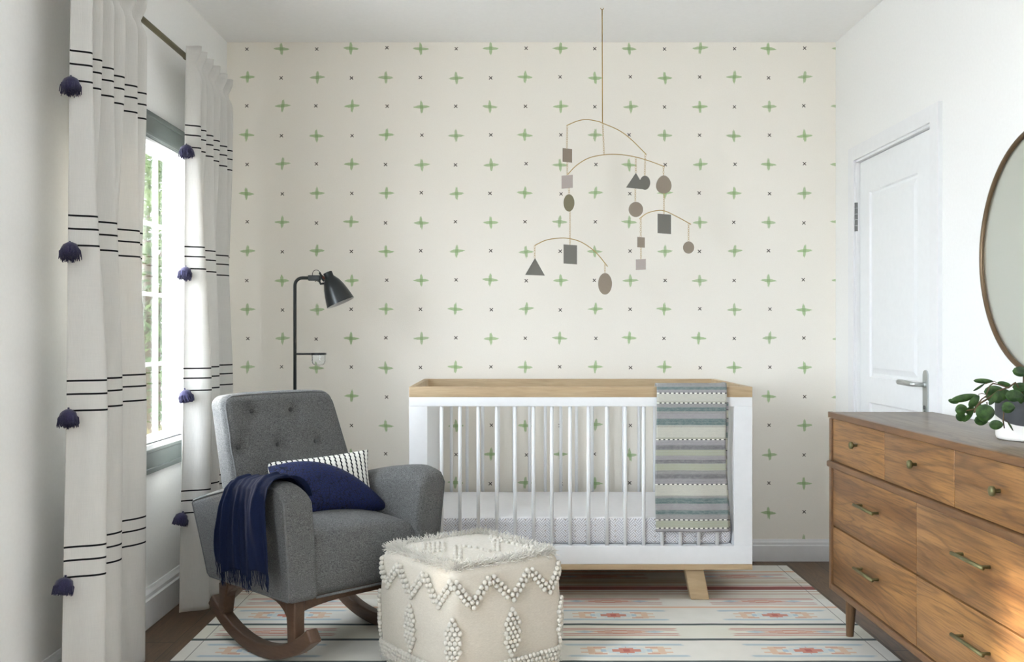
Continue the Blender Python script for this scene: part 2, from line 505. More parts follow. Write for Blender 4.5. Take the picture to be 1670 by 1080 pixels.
def quilt_mat():
    m = Mat('navy_quilted', 0.6, spec=0.3, sheen=0.0)
    x, y, z = m.coord('UV')
    n = m.nt.nodes.new('ShaderNodeTexVoronoi'); n.feature = 'DISTANCE_TO_EDGE'; n.inputs['Scale'].default_value = 30
    m.nt.links.new(m.vec(x*1.2, y*0.8, 0.0), n.inputs['Vector']); d = E(m.nt, n.outputs['Distance']).ramp(0.0, 0.14)
    m.color(m.mix(d, S(12, 18, 44), S(28, 40, 88))); m.bump(d, 0.6, 0.004)
    return m.m

def sheet_mat():
    m = Mat('crib_sheet', 0.9, spec=0.15)
    x, y, z = m.coord(); u = x+y*0.0; 
    a = (u+z)/0.032; b = (u-z)/0.032
    chk = (a.floor()+b.floor()).m('FLOORED_MODULO', 2.0)
    s1 = ((a*3).fract()-0.5).abs().lt(0.2); s2 = ((b*3).fract()-0.5).abs().lt(0.2)
    k = chk*s1+(1-chk)*s2
    top = z.gt(0.104)
    c = m.mix(k*0.8, S(232, 232, 235), S(158, 160, 170))
    dx = (u/0.040).fract()-0.5; dz = (z/0.022).fract()-0.5
    dot = (dx*dx*3.2+dz*dz).lt(0.016)
    c = m.mix(dot*0.7, c, S(150, 132, 108))
    c2 = m.mix(m.noise(m.vec(x*40, y*40, 0.0), 1.0, 3)*0.5, S(240, 240, 242), S(226, 226, 230))
    m.color(m.mix(top, c, c2))
    return m.m

M_WP = wallpaper(); M_RUG = rug_mat(); M_FLOOR = floor_mat(); M_CURT = curtain_mat()
M_WALL = plain('white_wall_paint', (242, 242, 240), 0.9, 0, 0.2, 90, 0.06)
M_WALLR = M_WALL
M_CEIL = plain('ceiling_paint', (245, 245, 244), 0.9, 0, 0.2, 60, 0.05)
M_TRIM = plain('white_gloss_trim', (236, 237, 238), 0.4, 0, 0.4, 40, 0.02)
M_DOOR = plain('white_door_paint', (238, 240, 241), 0.45, 0, 0.4, 40, 0.02)
M_CASE = plain('grey_green_paint', (104, 112, 110), 0.5, 0, 0.4, 40, 0.03)
M_EXTG = plain('grey_render', (150, 152, 152), 0.8, 0, 0.2, 40, 0.1)
M_SASH = plain('window_white', (240, 241, 242), 0.35, 0, 0.4, 40, 0.02)
M_GLASS = glass_mat('window_glass')
M_CRIBW = plain('crib_white_lacquer', (236, 238, 240), 0.45, 0, 0.4, 40, 0.02)
M_CRIBN = wood('crib_beech', S(142, 118, 88), S(184, 160, 126), S(196, 174, 140), 'x', 1.6, 0.5, 5, 0.45)
M_WAL = wood('dresser_walnut', S(66, 46, 28), S(114, 78, 43), S(160, 117, 69), 'y', 1.0, 0.42, 10, 1.05)
M_WALF = wood('dresser_walnut_frame', S(66, 46, 30), S(104, 74, 47), S(122, 88, 56), 'y', 1.6, 0.42, 7, 0.7)
M_WALT = wood('dresser_walnut_top', S(70, 58, 46), S(104, 90, 73), S(134, 118, 98), 'y', 1.5, 0.38, 7, 1.1)
M_LEGW = wood('dresser_leg_wood', S(62, 44, 29), S(94, 68, 44), S(110, 82, 54), 'z', 1.5, 0.42, 6, 0.7)
M_ROCK = wood('rocker_walnut', S(50, 36, 27), S(80, 58, 42), S(94, 70, 52), 'y', 2.2, 0.45, 6, 0.7)
M_BRASS = plain('aged_brass', (112, 108, 74), 0.5, 0.6, 0.5, 60, 0.05)
M_ROD = plain('rod_brass', (112, 104, 74), 0.45, 0.6, 0.5, 60, 0.05)
M_GOLD = plain('gold_wire', (196, 168, 112), 0.35, 0.8, 0.5, 60, 0.0)
M_STEEL = plain('brushed_steel', (190, 194, 192), 0.35, 0.8, 0.5, 60, 0.03)
M_HINGE = plain('dark_steel', (112, 114, 112), 0.35, 0.8, 0.5, 60, 0.03)
M_GREY = fabric('grey_wool', S(34, 35, 36), S(128, 129, 128), 330, st=(0.7, 0.7, 1.5), mixlow=-0.75, mixgain=2.3, sheen=0.1)
M_PIPE = fabric('grey_piping', S(60, 61, 62), S(124, 125, 125), 300, sheen=0.05)
M_BTN = fabric('grey_button_wool', S(40, 41, 42), S(96, 97, 97), 300, sheen=0.05)
M_NAVY = fabric('navy_pashmina', S(10, 17, 38), S(22, 34, 66), 300, sheen=0.0, bump=0.2)
M_TASS = fabric('indigo_tassel_yarn', S(30, 30, 58), S(62, 60, 92), 300, bump=0.6)
M_BLACK = plain('black_metal', (44, 48, 49), 0.32, 0.3, 0.5, 60, 0.02)
M_SHIN = plain('shade_lining', (206, 206, 200), 0.5, 0, 0.4, 60, 0.02)
M_COPPER = plain('copper_joint', (120, 74, 58), 0.4, 0.7, 0.5, 60, 0.02)
M_POUF = fabric('pouf_wool', S(182, 175, 162), S(212, 206, 193), 120, st=(1, 1, 5), bump=0.35)
M_BEAD = fabric('pouf_bobbles', S(188, 184, 174), S(212, 208, 198), 500, bump=0.2)
M_FRNG = fabric('pouf_fringe_wool', S(208, 205, 196), S(230, 227, 219), 300, bump=0.1)
M_BLK = throw_blanket_mat(); M_KNIT = knit_mat(); M_QUILT = quilt_mat(); M_SHEET = sheet_mat()
M_DISCW = plain('mobile_paper_taupe', (148, 136, 122), 0.8, 0, 0.2, 200, 0.05)
M_DISCD = plain('mobile_paper_charcoal', (120, 118, 111), 0.8, 0, 0.2, 200, 0.05)
M_DISCP = plain('mobile_paper_pink_grey', (178, 168, 162), 0.8, 0, 0.2, 200, 0.05)
M_DISCO = plain('mobile_paper_olive', (128, 122, 100), 0.8, 0, 0.2, 200, 0.05)
M_POTG = plain('pot_grey_glaze', (74, 76, 80), 0.55, 0, 0.4, 40, 0.05)
M_POTW = plain('pot_white_glaze', (240, 236, 232), 0.3, 0, 0.5, 40, 0.0)
M_SOIL = plain('soil', (58, 42, 32), 0.95, 0, 0.1, 200, 0.6)
M_MIRR = Mat('mirror_silver', 0.32, (0.74, 0.79, 0.775, 1), 1.0).m
M_FRAME = plain('mirror_bronze', (112, 92, 70), 0.4, 0.6, 0.5, 60, 0.03)
M_GRASS = plain('outside_paving', (224, 224, 222), 0.95, 0, 0.1, 3, 0.3)
M_BARK = plain('bark', (110, 96, 80), 0.9, 0, 0.1, 20, 0.5)

def leaf_mat(name, a, b, tr=0.25, sc=60, rough=0.38):
    m = Mat(name, rough, spec=0.45); x, y, z = m.coord()
    n = m.noise(m.vec(x, y, z), sc, 3); m.color(m.mix(((n-0.35)*3).clamp(), a, b))
    if tr:
        t = m.nt.nodes.new('ShaderNodeBsdfTranslucent'); m.nt.links.new(m.c, t.inputs[0])
        k = m.nt.nodes.new('ShaderNodeMixShader'); k.inputs[0].default_value = tr
        m.nt.links.new(m.b.outputs[0], k.inputs[1]); m.nt.links.new(t.outputs[0], k.inputs[2]); m.nt.links.new(k.outputs[0], m.out.inputs[0])
    return m.m
M_LEAF = leaf_mat('hoya_leaf', S(28, 54, 22), S(66, 98, 44), 0.05)
M_STEM = plain('hoya_stem', (92, 74, 50), 0.7, 0, 0.3, 60, 0.2)
M_TREE = leaf_mat('tree_leaf', S(52, 78, 40), S(128, 146, 92), 0.4, 2.0, 0.6)
M_TREE2 = leaf_mat('hedge_leaf', S(120, 116, 76), S(178, 160, 126), 0.4, 2.0, 0.6)

# ------------------------------------------------------------------ the room
T = 0.066
b = MB(); b.box(LWX-T, RWX+0.1, RRY-0.1, BWY+0.1, -0.12, 0)
struct(b.build('floor', M_FLOOR, smooth=False), 'dark brown wooden floorboards running towards the papered wall', 'floor')
b = MB(); b.box(LWX-T, RWX+0.1, RRY-0.1, BWY+0.1, CEIL, CEIL+0.12)
struct(b.build('ceiling', M_CEIL, smooth=False), 'plain white ceiling over the nursery', 'ceiling')
b = MB(); b.box(LWX-T, RWX+0.1, BWY, BWY+0.1, 0, CEIL)
struct(b.build('wall_back', M_WP, smooth=False), 'cream papered wall with green brushed crosses and small dark x marks', 'wall')
b = MB()
ys = [(RRY, VY0, 0, CEIL), (VY1, WY0, 0, CEIL), (WY1, BWY, 0, CEIL), (VY0, VY1, 0, VZ0), (VY0, VY1, VZ1, CEIL), (WY0, WY1, 0, WZ0), (WY0, WY1, WZ1, CEIL)]
for y0, y1, z0, z1 in ys: b.box(LWX-T, LWX, y0, y1, z0, z1)
struct(b.build('wall_left', M_WALL, smooth=False), 'plain white wall holding the window between striped curtains', 'wall')
DY0, DY1, DZ = 3.635, 4.433, 1.848               # door opening in the right wall
b = MB(); 
for y0, y1, z0, z1 in [(RRY, DY0, 0, CEIL), (DY1, BWY, 0, CEIL), (DY0, DY1, DZ, CEIL)]: b.box(RWX, RWX+0.1, y0, y1, z0, z1)
b.box(RWX+0.08, RWX+0.1, DY0, DY1, 0, DZ)
struct(b.build('wall_right', M_WALLR, smooth=False), 'plain white wall with the door and the round mirror', 'wall')
b = MB()
b.box(LWX-T, RWX+0.1, RRY-0.1, RRY, 0, CEIL)
struct(b.build('wall_front', M_WALL, smooth=False), 'plain white wall behind the camera', 'wall')

def base_profile(h=0.105, d=0.018):
    return [(0, 0), (d, 0), (d, h*0.72), (d*0.72, h*0.76), (d*0.72, h*0.86), (d*0.4, h*0.94), (d*0.25, h), (0, h)]
P_ = base_profile(0.103)
b = MB(); b.prism([(BWY-d, z) for d, z in P_], 'x', LWX+0.001, RWX-0.001)
struct(b.build('baseboard_back', M_TRIM, smooth=False), 'white moulded baseboard under the papered wall', 'baseboard')
PL = base_profile(0.14, 0.02)
b = MB(); b.prism([(LWX+d, z) for d, z in PL], 'y', RRY, BWY-0.018)
struct(b.build('baseboard_left', M_TRIM, smooth=False), 'white moulded baseboard under the window wall', 'baseboard')
b = MB(); b.prism([(RWX-d, z) for d, z in P_], 'y', DY1+0.078, BWY-0.018); b.prism([(RWX-d, z) for d, z in P_], 'y', RRY, DY0-0.078)
struct(b.build('baseboard_right', M_TRIM, smooth=False), 'white moulded baseboard along the door wall', 'baseboard')

# door with casing, two raised panels, hinges and lever handle
cs = MB(); cw, cx = 0.073, RWX-0.015
for (y0, y1, z0, z1) in [(DY0-cw, DY0, 0, DZ+0.061), (DY1, DY1+cw, 0, DZ+0.061), (DY0, DY1, DZ, DZ+0.061)]:
    cs.box(cx, RWX+0.0, y0, y1, z0, z1)
for (y0, y1, z0, z1) in [(DY0-0.0, DY0+0.010, 0, DZ), (DY1-0.010, DY1, 0, DZ), (DY0, DY1, DZ-0.010, DZ)]:
    cs.box(RWX-0.006, RWX+0.08, y0, y1, z0, z1)
struct(cs.build('trim_1', M_TRIM, smooth=False, bevel=0.001), 'white casing around the door', 'door casing')
door = thing('door_1', 'closed white panelled door in the right wall', 'door', (RWX, (DY0+DY1)/2, 0)); door['kind'] = 'structure'
d = MB(); DX = 0.010; y0, y1 = DY0+0.013, DY1-0.013
off = (DY0+DY1)/2
# leaf with recessed bevelled panels: outer ring, slope, field
def door_face(d, pan):
    ylist = sorted({y0, y1, pan[0][0], pan[0][1]}); zlist = [0.008]+sorted([q for p in pan for q in (p[2], p[3])])+[DZ-0.013]
    cells = []
    for i in range(len(ylist)-1):
        for j in range(len(zlist)-1):
            a, b_, c_, e = ylist[i], ylist[i+1], zlist[j], zlist[j+1]
            if any(abs(a-p[0]) < 1e-6 and abs(c_-p[2]) < 1e-6 for p in pan): continue
            d.add([(DX, a-off, c_), (DX, b_-off, c_), (DX, b_-off, e), (DX, a-off, e)], [(0, 1, 2, 3)])
    for p in pan:
        rings = [(0, DX), (0.006, DX+0.008), (0.016, DX+0.008), (0.040, DX+0.001), (0.043, DX+0.001)]
        pr = None
        for k, (ins, xx) in enumerate(rings):
            r = [(xx, p[0]+ins-off, p[2]+ins), (xx, p[1]-ins-off, p[2]+ins), (xx, p[1]-ins-off, p[3]-ins), (xx, p[0]+ins-off, p[3]-ins)]
            if pr:
                for q in range(4): d.add([pr[q], pr[(q+1) % 4], r[(q+1) % 4], r[q]], [(0, 1, 2, 3)])
            pr = r
        d.add(pr, [(0, 1, 2, 3)])
door_face(d, [(3.802, 4.308, 0.89, 1.692), (3.802, 4.308, 0.20, 0.78)])
d.box(DX+0.012, DX+0.05, y0-off, y1-off, 0.008, DZ-0.013)
for (a, b_) in ((y0, y0), (y1, y1)):
    d.add([(DX, a-off, 0.008), (DX, a-off, DZ-0.013), (DX+0.03, a-off, DZ-0.013), (DX+0.03, a-off, 0.008)], [(0, 1, 2, 3)])
d.add([(DX, y0-off, DZ-0.013), (DX, y1-off, DZ-0.013), (DX+0.03, y1-off, DZ-0.013), (DX+0.03, y0-off, DZ-0.013)], [(0, 1, 2, 3)])
d.build('door_leaf', M_DOOR, door, smooth=False)
for zc in (1.596, 0.25):
    h = MB(); 
    for k in range(5):
        z0_ = zc-0.064+k*0.0258
        h.tube([(0, 0, z0_), (0, 0, z0_+0.0242)], 0.0075, 12)
    h.box(-0.001, 0.003, -0.001, 0.02, zc-0.064, zc+0.064)
    ho = h.build('hinge', M_HINGE, door, smooth=True, auto=40); ho.location = (-0.004, DY1-off-0.004, 0)
hp = MB(); prof = [(-0.021, 0.70), (0.021, 0.70), (0.021, 0.925), (0.014, 0.937), (0, 0.941), (-0.014, 0.937), (-0.021, 0.925)]
hp.prism([(3.722-off+p[0], p[1]) for p in prof], 'x', DX-0.006, DX+0.001)
ho = hp.build('handle_plate', M_STEEL, door, smooth=False, bevel=0.0015)
hl = MB(); yc = 3.722-off
hl.tube([(DX-0.004, yc, 0.885), (DX-0.012, yc, 0.885)], 0.011, 16)
hl.tube([(DX-0.006, yc, 0.885), (DX-0.035, yc+0.001, 0.886), (DX-0.047, yc+0.006, 0.887), (DX-0.052, yc+0.018, 0.888), (DX-0.052, yc+0.05, 0.889), (DX-0.050, yc+0.135, 0.890)],
        [0.008, 0.008, 0.009, 0.0095, 0.0105, 0.0105], 14)
hl.build('door_handle', M_STEEL, door)
k = MB(); k.tube([(DX-0.005, yc, 0.80), (DX-0.010, yc, 0.80)], 0.008, 14); k.tube([(DX-0.005, yc, 0.785), (DX-0.009, yc, 0.785)], 0.005, 10); k.build('keyhole', M_HINGE, door)

# window: casing, frame, sash bars, glass
def window(name, trim, y0, y1, z0, z1, cols, rows, label, clabel, casing=True):
    root = thing(name, label, 'window', (LWX, (y0+y1)/2, z0)); root['kind'] = 'structure'
    o = (LWX, (y0+y1)/2, z0)
    def part(nm, bb, m, **kw):
        q = bb.build(nm, m, None, at=o, **kw); q.parent = root; q.location = (0, 0, 0); return q
    fr = MB(); X0, X1 = LWX-0.050, LWX+0.006
    w = 0.016
    def ring(bb, xa, xb, ins, th):
        bb.box(xa, xb, y0+ins, y0+ins+th, z0+ins, z1-ins); bb.box(xa, xb, y1-ins-th, y1-ins, z0+ins, z1-ins)
        bb.box(xa, xb, y0+ins+th, y1-ins-th, z0+ins, z0+ins+th); bb.box(xa, xb, y0+ins+th, y1-ins-th, z1-ins-th, z1-ins)
    ring(fr, X0, LWX+0.008, 0.0, 0.012); ring(fr, X0, LWX-0.012, 0.012, 0.008)
    fr.box(LWX-0.01, LWX+0.016, y0-0.004, y1+0.004, z0-0.006, z0+0.012)
    part('window_frame', fr, M_SASH, smooth=False, bevel=0.0015)
    sh = MB(); ring(sh, LWX-0.047, LWX-0.024, 0.020, 0.015)
    part('sash', sh, M_SASH, smooth=False, bevel=0.0015)
    ge = MB(); ring(ge, LWX-T-0.004, X0, -0.0, 0.025)
    part('outer_frame', ge, M_EXTG, smooth=False)
    mu = MB(); a0, a1, c0, c1 = y0+0.035, y1-0.035, z0+0.035, z1-0.035
    for i in range(1, cols):
        yy = a0+(a1-a0)*i/cols; mu.box(LWX-0.040, LWX-0.030, yy-0.006, yy+0.006, c0, c1)
    for j in range(1, rows):
        zz = c0+(c1-c0)*j/rows; mu.box(LWX-0.0408, LWX-0.0292, a0, a1, zz-0.007, zz+0.007)
    part('glazing_bars', mu, M_SASH, smooth=False)
    g = MB(); g.box(LWX-0.037, LWX-0.033, a0, a1, c0, c1); part('glass_pane', g, M_GLASS, smooth=False)
    if casing:
        t = MB(); cwid = 0.092
        def caserect(ya, yb, za, zb): t.box(LWX, LWX+0.016, ya, yb, za, zb)
        caserect(y0-cwid, y0-0.002, z0-cwid, z1+cwid); caserect(y1+0.002, y1+cwid, z0-cwid, z1+cwid)
        caserect(y0-0.002, y1+0.002, z1+0.002, z1+cwid); caserect(y0-0.002, y1+0.002, z0-cwid, z0-0.007)
        # outer and inner beads of the moulding
        for ins, th, dd in ((0.0, 0.018, 0.024), (0.074, 0.012, 0.020)):
            A0, A1, C0, C1 = y0-cwid+ins, y1+cwid-ins, z0-cwid+ins, z1+cwid-ins
            t.box(LWX, LWX+dd, A0, A0+th, C0, C1); t.box(LWX, LWX+dd, A1-th, A1, C0, C1)
            t.box(LWX, LWX+dd, A0, A1, C0, C0+th); t.box(LWX, LWX+dd, A0, A1, C1-th, C1)
        struct(t.build(trim, M_CASE, smooth=False, bevel=0.002), clabel, 'window casing')
window('window_1', 'trim_2', WY0, WY1, WZ0, WZ1, 5, 4, 'white framed window with glazing bars between the two curtains', 'dark grey green casing around the window between the curtains')
window('added_window', 'added_window_trim', VY0, VY1, VZ0, VZ1, 4, 4, 'white framed window added out of view beside the camera to let in light', 'grey green casing around the added window out of view')  # unseen window and casing, added so more light reaches the room
# ------------------------------------------------------------------ outside
b = MB(); b.box(-40, LWX-1.0, -25, 45, -0.9, -0.7)
struct(b.build('ground', M_GRASS, smooth=False), 'pale grey paving outside the window', 'ground')
def tree(x, y, zc, rx, ry, rz_, n, size, m, label, seed, cat='tree'):
    rn = random.Random(seed); t = thing(cat, label, cat, (x, y, -0.7))
    tr = MB(); tr.tube([(0, 0, 0), (0.05, 0.02, (zc+0.7)*0.5), (0, 0, zc+0.7)], [0.16, 0.12, 0.05], 8)
    for k in range(5):
        a = rn.random()*6.28; tr.tube([(0, 0, (zc+.7)*0.6), (cos(a)*rx*.5, sin(a)*ry*.5, zc+.7+rn.uniform(-.3, .6)*rz_)], [0.06, 0.02], 6)
    tr.build('trunk', M_BARK, t)
    lf = MB()
    for i in range(n):
        while True:
            p = Vector((rn.uniform(-1, 1), rn.uniform(-1, 1), rn.uniform(-1, 1)))
            if 0.35 < p.length < 1: break
        p = Vector((p.x*rx, p.y*ry, p.z*rz_+zc+0.7))
        R = Matrix.Rotation(rn.random()*6.28, 3, Vector((rn.gauss(0, 1), rn.gauss(0, 1), rn.gauss(0, 1))).normalized())
        s_ = size*rn.uniform(.6, 1.3)
        q = [p+R @ Vector(v) for v in ((-s_, 0, 0), (0, -s_*.4, .1*s_), (s_, 0, 0), (0, s_*.4, .1*s_))]
        lf.add(q, [(0, 1, 2, 3)])
    lf.build('foliage', m, t, smooth=False, fixn=False)
tree(-4.35, 12.0, 2.2, 1.7, 1.6, 2.3, 9000, 0.075, M_TREE, 'leafy green tree outside the window', 1)
tree(-6.6, 17.5, 2.4, 2.6, 2.0, 3.0, 6000, 0.11, M_TREE, 'taller green tree far behind the leafy one outside', 2)
tree(-3.3, 9.2, -0.25, 0.5, 0.6, 0.5, 1800, 0.05, M_TREE2, 'low dry shrub outside below the window', 3, 'shrub')
tree(-7.5, 7.0, 2.2, 1.8, 1.8, 2.0, 3000, 0.12, M_TREE, 'green tree standing off to the left outside', 4)
tree(-9.5, 11.0, 2.6, 2.4, 2.2, 2.8, 3500, 0.14, M_TREE, 'large green tree at the back of the garden outside', 6)

# ------------------------------------------------------------------ curtains and rod
rod = thing('curtain_rod', 'aged brass curtain rod above the window, carrying both curtains', 'curtain rod', (-1.256, 3.6, 2.158))
r = MB(); r.tube([(0, 3.88-3.6, 0), (0, 4.40-3.6, 0), (-0.006, 4.425-3.6, 0), (-0.03, 4.436-3.6, 0), (LWX+1.256, 4.437-3.6, 0)], 0.0085, 12); r.build('rod', M_ROD, rod)
r = MB(); r.tube([(0, 0.29, 0), (0, -0.80, 0), (-0.006, -0.83, 0), (-0.03, -0.84, 0), (LWX+1.256, -0.841, 0)], 0.0105, 12)
r.tube([(0, 0.283, 0), (0, 0.297, 0)], 0.0125, 12); r.build('rod_sleeve', M_ROD, rod)
for yy in (-0.841, 0.837):
    r = MB(); r.tube([(LWX+1.256, yy, 0), (LWX+1.262, yy, 0)], 0.02, 16); r.build('wall_plate', M_ROD, rod)

def curtain(Y0, Y1, name_label, zb, seed, spread):
    root = thing('curtain', name_label, 'curtain', (-1.228, (Y0+Y1)/2, 0), group='striped window curtains')
    oy = (Y0+Y1)/2
    rn = random.Random(seed); ph = [rn.uniform(-.5, .5) for _ in range(8)]
    ZT = 2.170
    def warp(u): return max(0, u+(0.020*sin(2*pi*u*1.0+ph[0])+0.008*sin(2*pi*u*2.3+ph[1]))*sin(pi*u))
    def f(u, v):                       # v 0 top, 1 bottom
        z = lerp(ZT, zb, v)
        w = warp(u)
        t = sm((v-0.10)/0.55)
        # six tight pleats at the top melt into three broad folds
        a = -cos(2*pi*6*w**0.88); c = -cos(2*pi*3*(w**0.72))
        c = (abs(c)**0.8)*(1 if c > 0 else -1)
        amp_a = 0.027*(1-0.45*exp(-((z-2.105)/0.03)**2)); amp_c = 0.046+0.012*v
        x = 0.013-0.024*v+lerp(amp_a*(1+a)*0.9-0.022*u, lerp(0.092, 0.052, u)*(1+c)*0.55*(0.85+0.15*v)+0.004*sin(9*w+ph[2]+v*2)-0.018*u, t)
        zz = z
        # width: narrower at the top, spreading down
        ya = lerp(Y0+0.0, Y0-spread, v); yb = lerp(Y1-0.02, Y1+0.012, v)
        y = lerp(ya, yb, u)+t*0.010*sin(2*pi*3*w)
        y = y+0.003*sin(5*v+ph[3])
        if v == 0: zz += 0.004*a
        return (x-0.002+0.028*t*0.2, y-oy, zz)
    b = MB(); b.grid(f, 300, 110)
    o = b.build('panel', M_CURT, root, fixn=False)
    s_ = o.modifiers.new('thick', 'SOLIDIFY'); s_.thickness = 0.0022
    # hem fold
    h = MB(); h.grid(lambda u, v: (lambda p: (p[0]+0.0022, p[1], p[2]))(f(u, lerp(0.955, 0.962, v))), 200, 2)
    # tassels on the leading edge at each third stripe
    for k_, zt in enumerate((1.866-0.083, 1.866-0.4605-0.083, 1.866-0.921-0.083, 1.866-1.3815-0.083)):
        v = (ZT-zt)/(ZT-zb); p = f(0.004, v)
        t = MB(); rr = random.Random(seed*10+k_)
        tl = MB()
        L = 0.044; R0 = 0.026
        prof = [(0.001, 0.0), (R0*.45, -0.002), (R0*.78, -0.009), (R0*.92, -0.02), (R0*0.97, -0.032), (R0*0.9, -0.040), (0.002, -0.040)]
        Mx = Matrix.Rotation(radians(rr.uniform(-22, -5)), 4, 'X') @ Matrix.Rotation(radians(rr.uniform(-14, 14)), 4, 'Y')
        tl.lathe(prof, 20, Mx, fn=lambda q: (q[0]*(1+0.06*sin(7*q[1]*100)), q[1]*(1+0.05*sin(130*q[0])), q[2]))
        for i in range(240):
            a = rr.random()*6.28; rad = R0*rr.uniform(0.25, 1.05)
            top = (rad*.55*cos(a), rad*.55*sin(a), -0.004-0.008*rad/R0); mid = (rad*1.02*cos(a), rad*1.02*sin(a), -0.025)
            bot = (rad*rr.uniform(.95, 1.18)*cos(a+.05), rad*rr.uniform(.95, 1.15)*sin(a), -L+rr.uniform(-.005, .004))
            tl.tube([top, mid, bot], 0.0012, 3, Mx, cap=False)
        tl.tube([(0, 0, -0.004), (0, 0, 0.006)], 0.003, 6, Mx)
        to = tl.build('tassel', M_TASS, root)
        to.location = (p[0]+0.008, p[1]-0.012, p[2]+0.004)
    return root
curtain(2.775, 3.345, 'white curtain with black stripe trios and navy tassels, nearer the camera', 0.012, 3, 0.03)
curtain(3.765, 4.375, 'white curtain with black stripe trios and navy tassels, beside the papered wall', 0.03, 5, 0.03)

# ------------------------------------------------------------------ rug
RX0, RX1, RY0, RY1 = -1.102, 1.285, 1.9, 4.585
b = MB(); b.rbox(((RX0+RX1)/2, (RY0+RY1)/2, 0.005), ((RX1-RX0)/2, (RY1-RY0)/2, 0.005), 0.003, 2)
o = b.build('rug', M_RUG)
tag(o, 'cream flatweave rug with red, blue and dark green southwestern stripes', 'rug')
RZ = 0.010

# ------------------------------------------------------------------ crib
CXc, CYf, CYb = 0.2905, 3.96, 4.675
crib = thing('crib', 'white crib with light wood top rail and splayed legs', 'crib', (CXc, (CYf+CYb)/2, 0))
hw, hd = 0.683, (CYb-CYf)/2
def cb(name, bx, m, r=0.002, **kw):
    q = MB()
    for (x0, x1, y0, y1, z0, z1) in bx:
        q.rbox(((x0+x1)/2, (y0+y1)/2, (z0+z1)/2), ((x1-x0)/2, (y1-y0)/2, (z1-z0)/2), r, 2)
    return q.build(name, m, crib, smooth=True, auto=35, **kw)
th = 0.022
cb('top_rail', [(-hw, hw, -hd, -hd+th, .824, .865), (-hw, hw, hd-th, hd, .824, .865), (-hw, -hw+th, -hd+th, hd-th, .824, .865), (hw-th, hw, -hd+th, hd-th, .824, .865)], M_CRIBN, 0.0012)
for s_ in (-1, 1):
    cb('end_panel', [((-hw if s_ < 0 else hw-.073), (-hw+.073 if s_ < 0 else hw), -hd+.001, hd-.001, .159, .788)], M_CRIBW, 0.0015)
for s_, nm in ((-1, 'front'), (1, 'rear')):
    ya, yb = (-hd, -hd+th) if s_ < 0 else (hd-th, hd)
    cb(nm+'_upper_rail', [(-hw, hw, ya, yb, .787, .824)], M_CRIBW)
    cb(nm+'_lower_rail', [(-hw, hw, ya, yb, .159, .232)], M_CRIBW)
for s_ in (-1, 1):
    for k in range(16):
        x = -0.2637-CXc+0.07325*k+0.0; y = s_*(hd-0.011)
        q = MB(); q.tube([(x, y, .228), (x, y, .790)], 0.0075, 12); q.build('slat', M_CRIBW, crib)
cb('base_rail', [(-hw, hw, -hd-.001, hd, .137, .159)], M_CRIBN, 0.0012)
for sx in (-1, 1):
    for sy in (-1, 1):
        xo, yo = sx*0.455, sy*(hd-0.05)
        q = MB()
        def fl(p, sx=sx):
            t = (0.138-p[2]-0.074)/0.128
            t = max(0, min(1, (0.064-p[2])/0.128))
            return (p[0]*(1-0.0*t)+sx*0.026*t, p[1], p[2])
        q.rbox((xo, yo, 0.074), (0.0375, 0.024, 0.064), 0.004, 2, (1, 1, 4), fl)
        q.build('leg', M_CRIBN, crib, auto=35)
# mattress
mt = MB()
def fm(p):
    k = (1-(p[0]/0.61)**4)*(1-(p[1]/0.34)**4); return (p[0], p[1], p[2]+(0.003*k if p[2] > 0 else 0))
mt.rbox((CXc, (CYf+CYb)/2, 0.2865), (0.606, 0.333, 0.0535), 0.022, 5, (16, 10, 2), fm)
o = mt.build('crib_mattress', M_SHEET, at=(CXc, (CYf+CYb)/2, 0.232))
# the sheet pattern uses world-like height: shift back inside the material by keeping the origin at the base
tag(o, 'crib mattress in a white sheet with grey basket weave sides', 'mattress')
q = MB(); q.rbox((0, 0, 0.2275), (0.608, hd-0.024, 0.005), 0.002, 2); q.build('mattress_support', M_CRIBW, crib, auto=35)

# striped blanket over the front rail
BX0, BX1 = (1070-CX)*3.94/F, (1186-CX)*3.94/F
yr = CYf
bpath = [(yr+0.036, 0.792), (yr+0.035, 0.81), (yr+0.034, 0.83), (yr+0.031, 0.855), (yr+0.026, 0.872), (yr+0.012, 0.878), (yr-0.004, 0.876), (yr-0.012, 0.868), (yr-0.0165, 0.845), (yr-0.017, 0.80), (yr-0.016, 0.70), (yr-0.015, 0.55), (yr-0.015, 0.42), (yr-0.016, 0.292)]
def path_at(path, t):
    L = [0]
    for a, b_ in zip(path, path[1:]): L.append(L[-1]+math.dist(a, b_))
    s_ = t*L[-1]
    for i in range(len(path)-1):
        if s_ <= L[i+1] or i == len(path)-2:
            f = (s_-L[i])/(L[i+1]-L[i]); return tuple(lerp(a, b_, f) for a, b_ in zip(path[i], path[i+1]))
def blanket(t0, dx0, dx1, dy, name, m, parent):
    b = MB(); 
    def f(u, v):
        t = lerp(t0, 1, v)**0.97; y, z = path_at(bpath, t)
        x = lerp(BX0+dx0, BX1+dx1, u)
        front = sm((t-0.30)/0.4)
        x += (0.010*u-0.002)*front*sm((v-0.3)/0.7)+0.003*sin(7*v+u)
        y += -dy*(1 if t > 0.14 else -1)-0.0035*sin(u*9+v*3)*front
        z += 0.006*(u-.5)*0+(0.004*exp(-((u-.97)/.04)**2) if 0.08 < t < 0.3 else 0)
        return (x, y, z)
    b.grid(f, 40, 90, uv=True)
    o = b.build(name, m, parent, fixn=False); s_ = o.modifiers.new('t', 'SOLIDIFY'); s_.thickness = 0.005; s_.offset = 0
    return o
